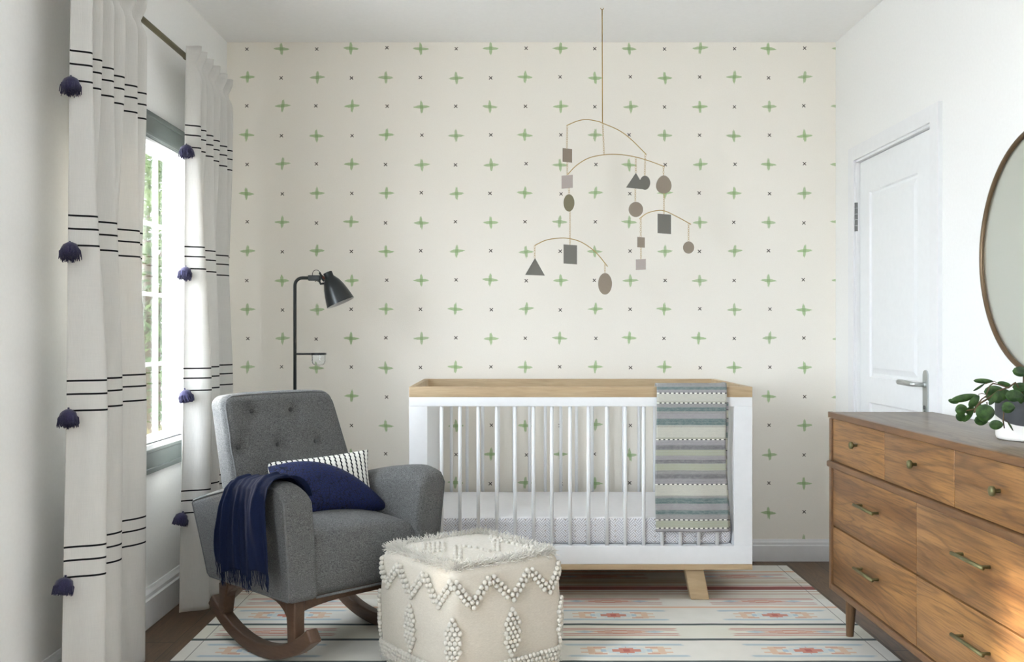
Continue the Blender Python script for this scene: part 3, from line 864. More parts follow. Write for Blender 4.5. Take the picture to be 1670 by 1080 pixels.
# UV: v 0 at the top fold of the front, so the measured stripes land where they are
bl = blanket(0.0, 0.0, -0.004, 0.004, 'draped_blanket', M_BLK, None)
uvl = bl.data.uv_layers[0]
for p in bl.data.polygons:
    for li in p.loop_indices:
        z = bl.data.vertices[bl.data.loops[li].vertex_index].co; uvv = uvl.data[li].uv
        vv = (0.872-z.z)/0.586 if z.y < yr+0.006 else -(0.0+abs(0.872-z.z)*0.7) 
        uvl.data[li].uv = (uvv[0], vv if z.y < yr+0.006 else 0.08+abs(vv))
tag(bl, 'folded blanket with grey, sage and cream stripes over the front rail of the crib', 'blanket')
u2 = blanket(0.26, 0.006, 0.003, -0.003, 'under_fold', M_BLK, bl)

# ------------------------------------------------------------------ dresser
XD, DEP = 1.160, 1.535
YF, YN = 3.594, 2.09           # far and near ends
dr = thing('dresser', 'walnut dresser with three small drawers over four wide ones', 'dresser', ((XD+DEP)/2, (YF+YN)/2, RZ*0))
dxo, dyo = (XD+DEP)/2, (YF+YN)/2
def dbx(q, x0, x1, y0, y1, z0, z1, r=0.002):
    q.rbox(((x0+x1)/2-dxo, (y0+y1)/2-dyo, (z0+z1)/2), ((x1-x0)/2, (y1-y0)/2, (z1-z0)/2), r, 2)
q = MB(); dbx(q, XD-0.002, DEP, YN, YF+0.001, 0.775, 0.794); q.build('top', M_WALT, dr, auto=35)
q = MB()
dbx(q, XD, DEP, YF-0.024, YF, 0.158, 0.772); dbx(q, XD, DEP, YN, YN+0.024, 0.158, 0.772)
dbx(q, XD, DEP, YN+0.02, YF-0.02, 0.158, 0.180); dbx(q, DEP-0.012, DEP, YN+.02, YF-.02, 0.16, 0.775)
q.build('case', M_WALF, dr, auto=35)
q = MB(); dbx(q, XD+0.016, DEP-0.02, YN+.02, YF-.02, 0.17, 0.772); q.build('drawer_dividers', M_LEGW, dr, auto=35)
q = MB(); dbx(q, XD-0.010, XD+0.02, YN-0.002, YF+0.001, 0.598, 0.620, 0.006); q.build('middle_rail', M_WALF, dr, auto=35)
q = MB(); dbx(q, XD-0.004, XD+0.012, YN-0.001, YF+0.0005, 0.7745, 0.7955, 0.002); q.build('top_edge', M_WALF, dr, auto=35)
yi0, yi1 = YN+0.026, YF-0.027
def drawer(y0, y1, z0, z1, hw_kind):
    yc, zc = (y0+y1)/2, (z0+z1)/2
    e = MB(); e.rbox((0, 0, 0), (0.010, (y1-y0)/2-0.0012, (z1-z0)/2-0.0014), 0.0015, 2)
    dw = e.build('drawer', M_WAL, dr, auto=35); dw.location = (XD+0.016-dxo, yc-dyo, zc)
    if hw_kind == 'knob':
        k = MB(); Mx = Matrix.Rotation(radians(-90), 4, 'Y')
        k.lathe([(0.0, -0.009), (0.0045, -0.009), (0.0045, -0.001+0.012), (0.006, 0.014), (0.0115, 0.017), (0.0125, 0.022), (0.0115, 0.026), (0.006, 0.0285), (0.0, 0.029)], 20, Mx)
        k.build('knob', M_BRASS, dw).location = (-0.008, 0, 0.006)
    else:
        k = MB(); w_ = 0.085
        k.tube([(-0.024, -w_, 0), (-0.024, w_, 0)], 0.0052, 10)
        for t in (-1, 1): k.tube([(0.0, t*w_*0.84, 0), (-0.024, t*w_*0.84, 0)], 0.0042, 8)
        k.build('handle', M_BRASS, dw).location = (-0.010, 0, 0.018)
for i in range(3):
    a, c = lerp(yi1, yi0, i/3), lerp(yi1, yi0, (i+1)/3); drawer(c, a, 0.6205, 0.7735, 'knob')
for i in range(2):
    for (z0, z1) in ((0.389, 0.5975), (0.181, 0.3865)):
        a, c = lerp(yi1, yi0, i/2), lerp(yi1, yi0, (i+1)/2); drawer(c, a, z0, z1, 'bar')
for (x, y) in ((XD+0.05, YF-0.09), (XD+0.05, YN+0.09), (DEP-0.05, YF-0.09), (DEP-0.05, YN+0.09)):
    k = MB(); k.tube([(x-dxo, y-dyo, 0.160), (x-dxo-0.004, y-dyo+(0.006 if y > dyo else -0.006), RZ if x < 1.3 else 0.001)], [0.021, 0.0125], 20); k.build('leg', M_LEGW, dr, auto=50)

# ------------------------------------------------------------------ mirror
mr = thing('round_mirror', 'large round mirror with a thin bronze frame on the white wall above the dresser', 'mirror', (RWX, 2.874, 1.320))
q = MB(); R_ = 0.365
q.tube([(-0.012, R_*cos(2*pi*i/96), R_*sin(2*pi*i/96)) for i in range(96)], 0.0085, 10, closed=True)
q.tube([(-0.006, (R_-0.002)*cos(2*pi*i/96), (R_-0.002)*sin(2*pi*i/96)) for i in range(96)], 0.0065, 8, closed=True)
q.build('frame', M_FRAME, mr)
q = MB(); q.lathe([(0, 0.010), (R_-0.002, 0.010), (R_-0.002, 0.001), (0, 0.001)], 96, Matrix.Rotation(radians(-90), 4, 'Y'))
q.build('mirror_glass', M_MIRR, mr, smooth=False)

# ------------------------------------------------------------------ potted plant
PX, PY, PZ = 1.392, 2.645, 0.795
pl = thing('potted_plant', 'trailing hoya plant in a white pot with a wavy charcoal rim on the dresser', 'plant', (PX, PY, PZ))
def wav(a): return 0.050+0.010*sin(a*2+2.2)+0.004*sin(a*3)
R1 = 0.088
q = MB(); n = 64; rows = [(R1*0.93, 0.0, 0), (R1*0.98, 0.003, 0), (R1, 0.010, 0)]
def pot_section(rows_fn):
    pass
V = []; Fc = []
zs = [lambda a: 0.0, lambda a: 0.003, lambda a: 0.009, lambda a: wav(a)*0.6, lambda a: wav(a)]
rs = [R1*0.92, R1*0.965, R1*0.985, R1*0.995, R1]
for k in range(5):
    for j in range(n):
        a = 2*pi*j/n; V.append((rs[k]*cos(a), rs[k]*sin(a), zs[k](a)))
for k in range(4):
    for j in range(n): Fc.append((k*n+j, k*n+(j+1) % n, (k+1)*n+(j+1) % n, (k+1)*n+j))
Fc.append(tuple(range(n))[::-1])
q.add(V, Fc); q.build('pot', M_POTW, pl)
q = MB(); V = []; Fc = []
zs = [lambda a: wav(a), lambda a: lerp(wav(a), .104, .5), lambda a: 0.103, lambda a: 0.104, lambda a: 0.103, lambda a: 0.085]
rs = [R1+.0003, R1+0.0003, R1, R1-0.003, R1-0.006, R1-0.007]
for k in range(6):
    for j in range(n):
        a = 2*pi*j/n; V.append((rs[k]*cos(a), rs[k]*sin(a), zs[k](a)))
for k in range(5):
    for j in range(n): Fc.append((k*n+j, k*n+(j+1) % n, (k+1)*n+(j+1) % n, (k+1)*n+j))
q.add(V, Fc); q.build('glazed_rim', M_POTG, pl)
q = MB(); q.lathe([(0, 0.092), (R1-0.007, 0.090)], 32); q.build('soil', M_SOIL, pl)
lf = MB(); st = MB()
P0 = Vector((PX, PY, PZ))
def leaf(x, y, Y, lx, wy, ang, tilt=0.0, roll=0.0, cup=0.18, stem=None):
    """centre (pixel, depth), length and width in pixels, angle in the picture, tilt out of it"""
    c = px(x, y, Y)-P0; s_ = Y/F; L, Wd = lx*s_, wy*s_
    R = Matrix.Rotation(roll, 4, 'Z') @ Matrix.Rotation(-ang, 4, 'Y') @ Matrix.Rotation(tilt, 4, 'X')
    top = []; nu, nv = 12, 8
    o = len(lf.v)
    for side in (0, 1):
        base = len(lf.v)
        for i in range(nu+1):
            u = i/nu; half = Wd/2*(sin(pi*u**0.85)**0.62 if 0 < u < 1 else 0.0)
            for j in range(nv+1):
                v = j/nv*2-1
                X = (u-.5)*L; Z = v*half; Yy = -cup*(Wd/2)*(1-v*v)*(1 if half else 0)+0.10*L*(u-.5)**2*4*0.5
                Yy += (0.0012 if side else 0)+0.0010*exp(-(v/.10)**2)
                p = R @ Vector((X, Yy, Z)); lf.v.append(tuple(p+c))
        for i in range(nu):
            for j in range(nv):
                a = base+i*(nv+1)+j; f = (a, a+nv+1, a+nv+2, a+1)
                lf.f.append(f if side == 0 else f[::-1])
    if stem: 
        e = c+R @ Vector((L/2, 0, 0)); s0 = px(*stem)-P0
        st.tube([e, (e+s0)/2+Vector((0, 0, 0.006)), s0], [0.0009, 0.0012, 0.0015], 5)
def lp(x, y): return 1540+x/7.2, 590+y/7.2       # positions read off an enlarged crop
def LF(cx_, cy_, l, w, ang, Y=2.60, **kw):
    x, y = lp(cx_, cy_); leaf(x, y, Y, l/7.2, w/7.2, radians(ang), **kw)
LF(465, 228, 235, 60, -2, 2.66, cup=0.5)
LF(415, 300, 170, 26, 33, 2.66, cup=0.4)
LF(240, 425, 320, 90, 12, 2.60, cup=0.5)
LF(110, 468, 125, 55, -15, 2.62)
LF(355, 465, 185, 95, 50, 2.58)
LF(205, 562, 150, 130, 10, 2.58)
LF(200, 650, 130, 110, -20, 2.60)
LF(310, 575, 120, 90, 30, 2.59)
LF(285, 645, 170, 60, 45, 2.60)
LF(480, 605, 215, 225, -95, 2.53, cup=0.35)
LF(440, 690, 170, 120, 0, 2.55)
LF(590, 425, 210, 70, 55, 2.55)
LF(590, 345, 240, 130, 5, 2.62)
LF(710, 265, 170, 60, -12, 2.64)
LF(680, 390, 200, 130, 30, 2.62)
LF(830, 400, 215, 145, 0, 2.54)
LF(756, 538, 165, 135, 0, 2.53)
LF(615, 742, 170, 115, 0, 2.52)
LF(780, 760, 130, 20, -58, 2.53)
LF(905, 118, 200, 120, -5, 2.62)
LF(905, 300, 200, 110, 0, 2.62)
LF(940, 440, 150, 110, 20, 2.58)
LF(640, 450, 110, 70, 20, 2.60)
LF(540, 440, 110, 60, -50, 2.60)
LF(400, 520, 100, 70, 60, 2.61)
rl = random.Random(11)
for k in range(34):                      # the side of the plant beyond the frame and behind
    a = rl.uniform(-2.2, 2.0); rr_ = rl.uniform(0.02, 0.15)
    c = Vector((cos(a)*rr_, sin(a)*rr_, 0.115+rl.uniform(-0.01, 0.05)-max(0, rr_-0.09)*0.6)); P = P0+c
    if P.x > 1.49: continue
    xx, yy = CX+P.x*F/P.y, CY+(H-P.z)*F/P.y
    if xx < 1650: continue
    leaf(xx, yy, P.y, rl.uniform(20, 30), rl.uniform(14, 20), rl.uniform(-1, 1), tilt=rl.uniform(-.9, .4), roll=rl.uniform(-1, 1))
lf.build('foliage', M_LEAF, pl, fixn=False)
def stem(pts, r=0.0018):
    st.tube([px(*lp(a, b_), Y)-P0 for a, b_, Y in pts], r, 6)
stem([(880, 480, 2.66), (870, 300, 2.62), (835, 245, 2.62), (760, 300, 2.62), (640, 340, 2.60), (520, 430, 2.57), (400, 500, 2.56), (350, 600, 2.56)], 0.0024)
stem([(760, 310, 2.62), (640, 270, 2.63), (570, 255, 2.64), (530, 290, 2.62), (500, 370, 2.60), (490, 420, 2.58)])
stem([(620, 250, 2.65), (590, 232, 2.66), (520, 250, 2.66), (480, 262, 2.66)], 0.0009)
stem([(500, 400, 2.58), (440, 440, 2.58), (350, 560, 2.58), (230, 580, 2.58)])
stem([(490, 385, 2.60), (440, 372, 2.60), (400, 385, 2.60)], 0.001)
stem([(790, 480, 2.62), (700, 540, 2.54), (695, 640, 2.53), (690, 690, 2.52), (705, 780, 2.53)])
stem([(690, 665, 2.53), (740, 705, 2.53), (775, 740, 2.53)], 0.0009)
stem([(900, 480, 2.68), (925, 300, 2.66), (930, 170, 2.63)])
stem([(500, 480, 2.56), (505, 520, 2.54), (480, 590, 2.53)])
st.build('stems', M_STEM, pl)

# ------------------------------------------------------------------ floor lamp
LY = 4.30; LX = (481-CX)*LY/F
lamp = thing('floor_lamp', 'black metal floor lamp with bell shade and glass cup holder behind the armchair', 'floor lamp', (LX, LY, 0))
def lz(y): return H-(y-CY)*LY/F
def lxx(x): return (x-CX)*LY/F-LX
q = MB(); q.lathe([(0, 0.0), (0.13, 0.0), (0.135, 0.006), (0.13, 0.014), (0.02, 0.02), (0.012, 0.03), (0, 0.03)], 40); q.build('base', M_BLACK, lamp)
zt = lz(453.5); q = MB(); rb = 0.032
pts = [(0, 0, 0.02), (0, 0, zt-rb)]+[(rb-rb*cos(a), 0, zt-rb+rb*sin(a)) for a in [radians(15*k) for k in range(1, 7)]]+[(lxx(506), 0, zt)]
q.tube(pts, 0.0072, 14); q.build('pole', M_BLACK, lamp)
q = MB(); q.rbox((lxx(513), 0, zt-0.000), (0.027, 0.011, 0.0115), 0.003, 2); q.build('bracket', M_BLACK, lamp, auto=35)
# bell shade
top = Vector((lxx(534), 0, lz(444.5))); end = Vector((lxx(555.6), 0, lz(494.2))); ax = (end-top); Ls = ax.length; ax.normalize()
Rm = ax.to_track_quat('Z', 'Y').to_matrix().to_4x4(); Mx = Matrix.Translation(top) @ Rm
k = LY/F
po = [(0.0, -0.001), (7.2*k, 0), (7.6*k, 1*k), (7.4*k, 8*k), (9.5*k, 11*k), (13.5*k, 17*k), (17*k, 26*k), (20*k, 37*k), (22.2*k, 47*k), (23.5*k, Ls)]
q = MB(); q.lathe(po, 48, Mx); q.build('lamp_shade', M_BLACK, lamp)
q = MB(); q.lathe([(a-0.002, z_+0.001) for a, z_ in po[4:]]+[(23.5*k, Ls+0.0005)], 48, Mx)
q.build('shade_lining', M_SHIN, lamp)
q = MB(); q.ball(top+ax*0.085, 0.026); q.tube([top+ax*0.01, top+ax*0.07], 0.013, 12); q.build('bulb', M_SHIN, lamp)
q = MB()
c0 = Vector((lxx(527.5), -0.004, lz(454)))
q.tube([c0+Vector((0, -0.010, 0)), c0+Vector((0, 0.014, 0))], 0.008, 12)
q.build('tilt_knob', M_COPPER, lamp)
q = MB(); q.tube([c0+Vector((-0.010, -.012, 0.020)), c0+Vector((-0.006, -.012, 0.0)), c0+Vector((0.006, -.012, -0.014))], 0.004, 8)
q.tube([Vector((lxx(520), 0, lz(457))), Vector((lxx(523), 0, lz(463))), Vector((lxx(530), 0, lz(462)))], 0.005, 8)
q.tube([c0+Vector((-0.012, -.012, 0.022)), Vector((lxx(521), -.0, lz(446))), Vector((lxx(527), 0, lz(452)))], 0.004, 8); q.build('yoke', M_BLACK, lamp)
q = MB(); q.tube([(lxx(509.5), 0, lz(450)), (lxx(509.5), 0, lz(446)), (lxx(511), 0, lz(442.5)), (lxx(514.5), 0, lz(440.5)), (lxx(518), 0, lz(440.7)), (lxx(521), 0, lz(443)), (lxx(522.5), 0, lz(446.5))], 0.0013, 6)
q.build('cable_loop', M_BLACK, lamp)
zc = lz(577.5); q = MB(); q.tube([(0, 0, zc), (lxx(508), 0, zc)], 0.0042, 10)
cxr = lxx(519.5); rr_ = 12.6*k
q.lathe([(rr_-0.004, zc-0.0045), (rr_, zc-0.0045), (rr_, zc+0.0045), (rr_-0.004, zc+0.0045), (rr_-0.004, zc-0.0045)], 32, Matrix.Translation((cxr, 0, 0)))
q.build('cup_holder', M_BLACK, lamp, auto=40)
q = MB(); rc = 11.2*k
q.lathe([(rc, zc+0.002), (rc, zc-0.030), (rc*.93, zc-0.040), (rc*.75, zc-0.047), (0.001, zc-0.049), (0.001, zc-0.047), (rc*.72, zc-0.045), (rc*.9, zc-0.038), (rc*.95, zc-0.029), (rc*.95, zc+0.002)], 32, Matrix.Translation((cxr, 0, 0)))
q.build('glass_cup', glass_mat('cup_glass', (0.97, 0.98, 0.985, 1), 0.12), lamp)

# ------------------------------------------------------------------ mobile
MY = 4.224; ks = MY/F
mob = thing('hanging_mobile', 'gold wire mobile of grey paper shapes hanging above the crib', 'mobile', px(982, 13, MY))
M0 = px(982, 13, MY)
def mp(x, y, dy=0.0): return px(x, y, MY)-M0+Vector((0, dy, 0))
q = MB(); q.tube([mp(982, 15.5), mp(982.5, 200)], 0.0022, 8)
q.tube([mp(982, 13)+Vector((0.0065*cos(a), 0, 0.0065*sin(a)-0.0005)) for a in [2*pi*i/16 for i in range(16)]], 0.0012, 6, closed=True)
q.build('hanging_rod', M_GOLD, mob)
def spline(P, n=10):
    out = []
    for i in range(len(P)-1):
        p0, p1, p2, p3 = (P[max(i-1, 0)], P[i], P[i+1], P[min(i+2, len(P)-1)])
        for k_ in range(n):
            t = k_/n
            out.append(tuple(0.5*((2*b_)+(-a+c)*t+(2*a-5*b_+4*c-d_)*t*t+(-a+3*b_-3*c+d_)*t**3) for a, b_, c, d_ in zip(p0, p1, p2, p3)))
    out.append(P[-1]); return out
def arm(pts, dy=0.0):
    q = MB(); q.tube([mp(x, y, dy) for x, y in spline(pts, 8)], 0.0019, 8); q.build('arm', M_GOLD, mob)
def chain(x0, y0, x1, y1, nl, dy=0.0, r=None):
    q = MB(); a, b_ = mp(x0, y0, dy), mp(x1, y1, dy); L = (b_-a).length/nl; dv = (b_-a).normalized()
    for i in range(nl):
        c = a+dv*L*(i+.5); side = Vector((1, 0, 0)) if i % 2 == 0 else Vector((0.75, 0.66, 0))
        w_ = (r or min(L*0.36, 0.0036))
        q.tube([c+side*w_*cos(t)+dv*L*0.58*sin(t) for t in [2*pi*j/12 for j in range(12)]], 0.00075, 5, closed=True)
    q.build('chain', M_GOLD, mob)
def shape(kind, x0, y0, x1, y1, m, dy=0.0, skew=0.0, nm=None):
    q = MB(); cx_, cy_ = (x0+x1)/2, (y0+y1)/2; a, b_ = (x1-x0)/2, (y1-y0)/2
    if kind in ('square', 'rectangle'): pts = [(-a, -b_-skew), (a, -b_+skew), (a, b_+skew), (-a, b_-skew)]
    elif kind == 'triangle': pts = [(0, -b_), (a, b_+skew), (-a, b_-skew)]
    elif kind == 'pebble': pts = [(a*cos(t)*(1.0 if sin(t) < 0 else 1.0)*(0.86+0.14*sin(t)+0.0), b_*sin(t)*0.98+skew) for t in [2*pi*i/48 for i in range(48)]]
    else: pts = [(a*cos(t), b_*sin(t)) for t in [2*pi*i/48 for i in range(48)]]
    P3 = [mp(cx_+u, cy_+v, dy) for u, v in pts]; 
    q.prism([(p[0], p[2]) for p in P3], 'y', P3[0][1]-0.0012, P3[0][1]+0.0012)
    q.build(nm or ('paper_'+kind), m, mob, smooth=False)
arm([(924, 205), (940, 198), (956, 195), (975, 198), (983, 201), (1010, 213), (1030, 228), (1054, 252)])
arm([(925.5, 285), (940, 270), (960, 258), (985, 252.5), (1010, 252), (1036, 256), (1060, 263), (1084, 272)])
arm([(872, 400.5), (890, 392), (912, 388.5), (930, 389.5), (950, 396), (972, 412), (991, 435)])
arm([(1043, 357), (1055, 348), (1072, 343.5), (1085, 344.5), (1105, 354), (1127, 366)])
chain(983, 202, 985, 252, 16)
chain(925, 206, 924.5, 243, 12); shape('square', 917.5, 242.5, 933, 264.5, M_DISCW, skew=0.8)
chain(925, 265, 925, 287, 7); shape('square', 915.8, 286, 934, 307, M_DISCP, skew=-0.8)
chain(928, 307, 928, 317, 3); shape('ellipse', 919, 317, 936.7, 345, M_DISCO)
chain(929.5, 345, 929.5, 399, 18); shape('rectangle', 919, 399.5, 941, 430.5, M_DISCD, skew=0.8)
chain(872, 401, 872, 421, 5, r=0.003); shape('triangle', 856.5, 421, 888.5, 449, M_DISCD, skew=0.6)
chain(986.5, 430, 986.5, 445, 4, r=0.003); shape('ellipse', 975.5, 445.5, 998, 480.5, M_DISCW)
chain(1053, 251, 1052, 286, 10, 0.012); shape('ellipse', 1044, 286, 1061, 309, M_DISCD, 0.012)
chain(1037, 257, 1037, 282, 7); shape('triangle', 1021, 282, 1053, 307.5, M_DISCD, skew=1.6)
chain(1036, 308, 1036, 329.5, 7); shape('disc', 1025.3, 329.5, 1048.7, 354, M_DISCW)
chain(1082, 272, 1082, 286, 4, r=0.003); shape('pebble', 1068, 286, 1097, 316, M_DISCW)
chain(1082, 316, 1082, 349.5, 10, -0.012); shape('rectangle', 1071.8, 350, 1093.5, 381.5, M_DISCD, -0.012, skew=0.8)
chain(1045, 355, 1045, 387, 9, -0.0); shape('square', 1039.3, 387, 1051.6, 403.7, M_DISCW, skew=0.5)
chain(1045.3, 404, 1045.3, 423, 6); shape('square', 1037, 423, 1053.2, 440, M_DISCP, skew=-0.4)
chain(1123, 365, 1123, 394, 9); shape('disc', 1114, 394, 1132, 413.7, M_DISCW)

# ------------------------------------------------------------------ pouf
pc = Vector((-0.124, 3.232, RZ)); pa = radians(37.5)
pf = thing('pouf', 'cream woven pouf with bobble zigzags, diamonds and shaggy fringe in front of the crib', 'pouf', pc, pa)
PH, PS = 0.368, 0.212
def pfun(p):
    t = (p[2]+PH/2)/PH
    bul = 1+0.055*sin(pi*min(1, max(0, t)))**0.8
    cxr_ = 1-0.0*abs(p[0])
    z = p[2]+ (0.010*(1-(p[0]/PS)**2)*(1-(p[1]/PS)**2) if p[2] > PH/2-0.03 else 0)
    e = 1-0.035*((p[0]/PS)**2*(p[1]/PS)**2)
    return (p[0]*bul*e, p[1]*bul*e, z)
q = MB(); q.rbox((0, 0, PH/2), (PS, PS, PH/2), 0.032, 6, (14, 14, 12), pfun); q.build('cushion', M_POUF, pf)
def side_pt(face, s_, t):
    """face 0: -y (right in the photo), 1: -x (left), 2: +x, 3: +y; s -1..1 from the near corner side"""
    r = 0.032; h = PS
    w = s_*h; lim = h-r
    if abs(w) > lim:
        a = (abs(w)-lim)/r*(pi/4); sg = 1 if w > 0 else -1
        loc = Vector((sg*(lim+r*sin(a)), -(lim+r*cos(a)), 0)); nr = Vector((sg*sin(a), -cos(a), 0))
    else: loc = Vector((w, -h, 0)); nr = Vector((0, -1, 0))
    zz = lerp(-PH/2, PH/2, t)
    p = Vector(pfun((loc.x, loc.y, zz)))
    if abs(zz) > PH/2-r:
        d = (abs(zz)-(PH/2-r)); ins = r-sqrt(max(0, r*r-d*d)); p = p-nr*ins
    R = Matrix.Rotation({0: 0, 1: -pi/2, 2: pi/2, 3: pi}[face], 3, 'Z')
    p.z += PH/2
    return R @ p, R @ nr
bd = MB(); BR = 0.0080
def bead(face, s_, t):
    p, nr = side_pt(face, s_, t); jit = random.uniform(.93, 1.07)
    bd.ball(p+nr*0.0055, BR*jit, 1, 1, 1, 9, 6)
sw = BR*2/PS*0.98
def zig(face, pts):
    for (a, b_) in zip(pts, pts[1:]):
        A, B = Vector((a[0]*PS, a[1]*PH)), Vector((b_[0]*PS, b_[1]*PH)); L = (B-A).length; n_ = max(1, round(L/(BR*2.15)))
        nd = Vector((-(B-A).y, (B-A).x)).normalized()*BR
        for i in range(n_):
            for s_ in (-1, 1):
                P = A+(B-A)*((i+(.5 if s_ > 0 else 0.0))/n_)+nd*s_
                bead(face, P.x/PS, P.y/PH)
def zz_pts(flip=1):
    xs = [-1.0, -0.68, -0.36, 0.0, 0.34, 0.68, 1.0]; tt = [0.90, 0.69, 0.90, 0.69, 0.90, 0.69, 0.90]
    return list(zip(xs, tt))
for fc in range(4): zig(fc, zz_pts())
def diamond(face, s0, t0, rows_):
    R = len(rows_)
    for i, nb in enumerate(rows_):
        t = t0+(R/2-i-.5)*BR*1.75/PH
        for k_ in range(nb): bead(face, s0+(k_-(nb-1)/2)*sw, t)
D1 = [1, 2, 3, 2, 3, 4, 3, 4, 3, 2, 3, 2, 1]
D1 = [1, 2, 3, 4, 3, 4, 3, 4, 3, 2, 1]
for fc in range(4):
    diamond(fc, 0.0, 0.41, D1)
    diamond(fc, 1.0, 0.41, D1)
for fc in range(4):
    for rr_i in range(4):
        nb = 27
        for k_ in range(nb): bead(fc, -1+2*(k_+(0.5 if rr_i % 2 else 0))/nb, 0.17-rr_i*BR*1.7/PH)
# bobbles on the top, read from the photo onto the top surface
inv = (Matrix.Translation(pc) @ Matrix.Rotation(pa, 4, 'Z')).inverted()
def topbead(cx_, cy_):
    x, y = 600+cx_/4.5, 840+cy_/4.5; z = PH+RZ+0.008
    Y = (H-z)*F/(y-CY); p = inv @ Vector(((x-CX)*Y/F, Y, z))
    if max(abs(p.x), abs(p.y)) < PS*0.93: bd.ball((p.x, p.y, PH+0.011*(1-(p.x/PS)**2)*(1-(p.y/PS)**2)), BR*1.0, 1, 1, 1.0, 9, 6)
def tline(pts, n_):
    for i in range(n_):
        t = i/(n_-1)*(len(pts)-1); k_ = min(int(t), len(pts)-2); f = t-k_
        topbead(lerp(pts[k_][0], pts[k_+1][0], f), lerp(pts[k_][1], pts[k_+1][1], f))
tline([(290, 190), (430, 155), (590, 130), (740, 115), (890, 110)], 17)
for xx in (412, 447, 482, 517, 552): tline([(xx, 208), (xx, 268)], 4)
for xx in (640, 677): tline([(xx, 240), (xx, 325)], 6)
tline([(705, 240), (778, 246), (850, 262), (888, 270)], 6)
for xx in (920, 956): tline([(xx, 188), (xx, 262)], 5)
tline([(985, 195), (1085, 215), (1150, 230)], 6)
for xx in (905, 940, 978, 1012, 1048): tline([(xx, 132+(xx-905)*.1), (xx, 172+(xx-905)*.08)], 3)
tline([(1160, 195), (1170, 235)], 3); tline([(1195, 205), (1205, 235)], 3)
tline([(530, 312), (605, 335)], 3)
bd.build('bobble_pattern', M_BEAD, pf)
def fringe(zlev, n_, L, up, out, spread, name, inset=0.0):
    fr = MB(); rn = random.Random(n_)
    for i in range(n_):
        fc = rn.randrange(4); s_ = rn.uniform(-1, 1)
        p, nr = side_pt(fc, s_, zlev+rn.uniform(-1, 1)*spread)
        p = p-nr*rn.uniform(0, inset) + Vector((0, 0, 0.001))
        tang = Vector((-nr.y, nr.x, 0))
        d_ = (nr*rn.uniform(out[0], out[1])+Vector((0, 0, 1))*rn.uniform(up[0], up[1])+tang*rn.gauss(0, 0.55)).normalized()
        l_ = L*rn.uniform(.6, 1.2); bend = Vector((rn.gauss(0, .2), rn.gauss(0, .2), -0.25))*l_
        fr.tube([p, p+d_*l_*.5+bend*.1, p+d_*l_+bend*.4], [0.0013, 0.0012, 0.0008], 3, cap=False)
    return fr.build(name, M_FRNG, pf, fixn=False)
fringe(0.985, 3000, 0.030, (-0.1, 1.0), (-0.5, 1.0), 0.012, 'top_fringe', 0.020)
fringe(0.04, 2600, 0.022, (-0.9, 0.4), (0.2, 1.0), 0.03, 'bottom_fringe', 0.004)

# ------------------------------------------------------------------ rocking armchair
CO = Vector((-0.645, 3.48, RZ))
ch = thing('rocking_chair', 'grey upholstered button back armchair on wooden rockers beside the window curtains', 'armchair', CO, radians(45))
ZB = 0.233-RZ
def arm_top(y): return 0.604-0.100*max(0.0, min(1.1, (y+0.20)/0.50))**1.5-RZ
# arms: local x outwards
def make_arm(sg):
    hx, hy, hz = 0.056, 0.262, 0.19
    def f(p):
        t = (p[2]+hz)/(2*hz); y = p[1]
        y2 = y+0.060*t*sm((y+0.05)/0.30)
        if y < 0: y2 -= 0.012*t
        zt_ = arm_top(y2)
        z = lerp(ZB, zt_, t)
        rnd = max(0, (-y-hy+0.10)/0.10); z -= 0.030*rnd*rnd*t*t         # soft front top corner
        x = sg*(p[0]+0.246+0.032*t)
        z += (0.006-0.034*max(0, -p[0]/hx-0.0)**2.2-0.010*max(0, p[0]/hx)**3)*t**3
        return (x, y2, z)
    return f, (hx, hy, hz)
for sg in (-1, 1):
    f, hh = make_arm(sg)
    q = MB(); q.rbox((0, 0, 0), hh, 0.022, 5, (8, 24, 16), f); ao = q.build('armrest', M_GREY, ch)
    # piping along the outer face
    hx, hy, hz = hh; pts = []
    e = hx-0.0065
    g = 0.0075
    loop = [(e, lerp(-hy+.02, hy-.02, i/10), -hz+g) for i in range(11)]+[(e, hy-g, lerp(-hz+.02, hz-.02, i/10)) for i in range(11)]
    loop += [(e, lerp(hy-.02, -hy+.03, i/16), hz-g) for i in range(17)]
    loop += [(e, -hy+g, lerp(hz-.03, -hz+.02, i/12)) for i in range(13)]
    pts = [Vector(f(p))+Vector((sg*0.002, 0, 0)) for p in loop]
    q = MB(); q.tube(pts, 0.0042, 8, closed=True); q.build('piping', M_PIPE, ao)
# seat
def fs(p):
    y = p[1]; t = (p[2]+0.105)/0.21
    z = lerp(ZB, 0.412-RZ, t)
    if t > 0.5:
        z += 0.052*(1-(p[0]/0.24)**2)**0.7*max(0, 1-((y+0.00)/0.25)**2)**0.6*sm((t-.5)*2) if abs(p[0]) < 0.24 and abs(y) < 0.25 else 0
    y2 = y-0.012*sin(pi*t)
    return (p[0], y2-0.012, z)
q = MB(); q.rbox((0, 0, 0), (0.232, 0.238, 0.105), 0.045, 7, (20, 20, 10), fs); so = q.build('seat', M_GREY, ch)
q = MB(); q.tube([(-0.20, -0.253, ZB+0.006), (0.0, -0.257, ZB+0.006), (0.20, -0.253, ZB+0.006)], 0.0045, 8); q.build('piping', M_PIPE, so)
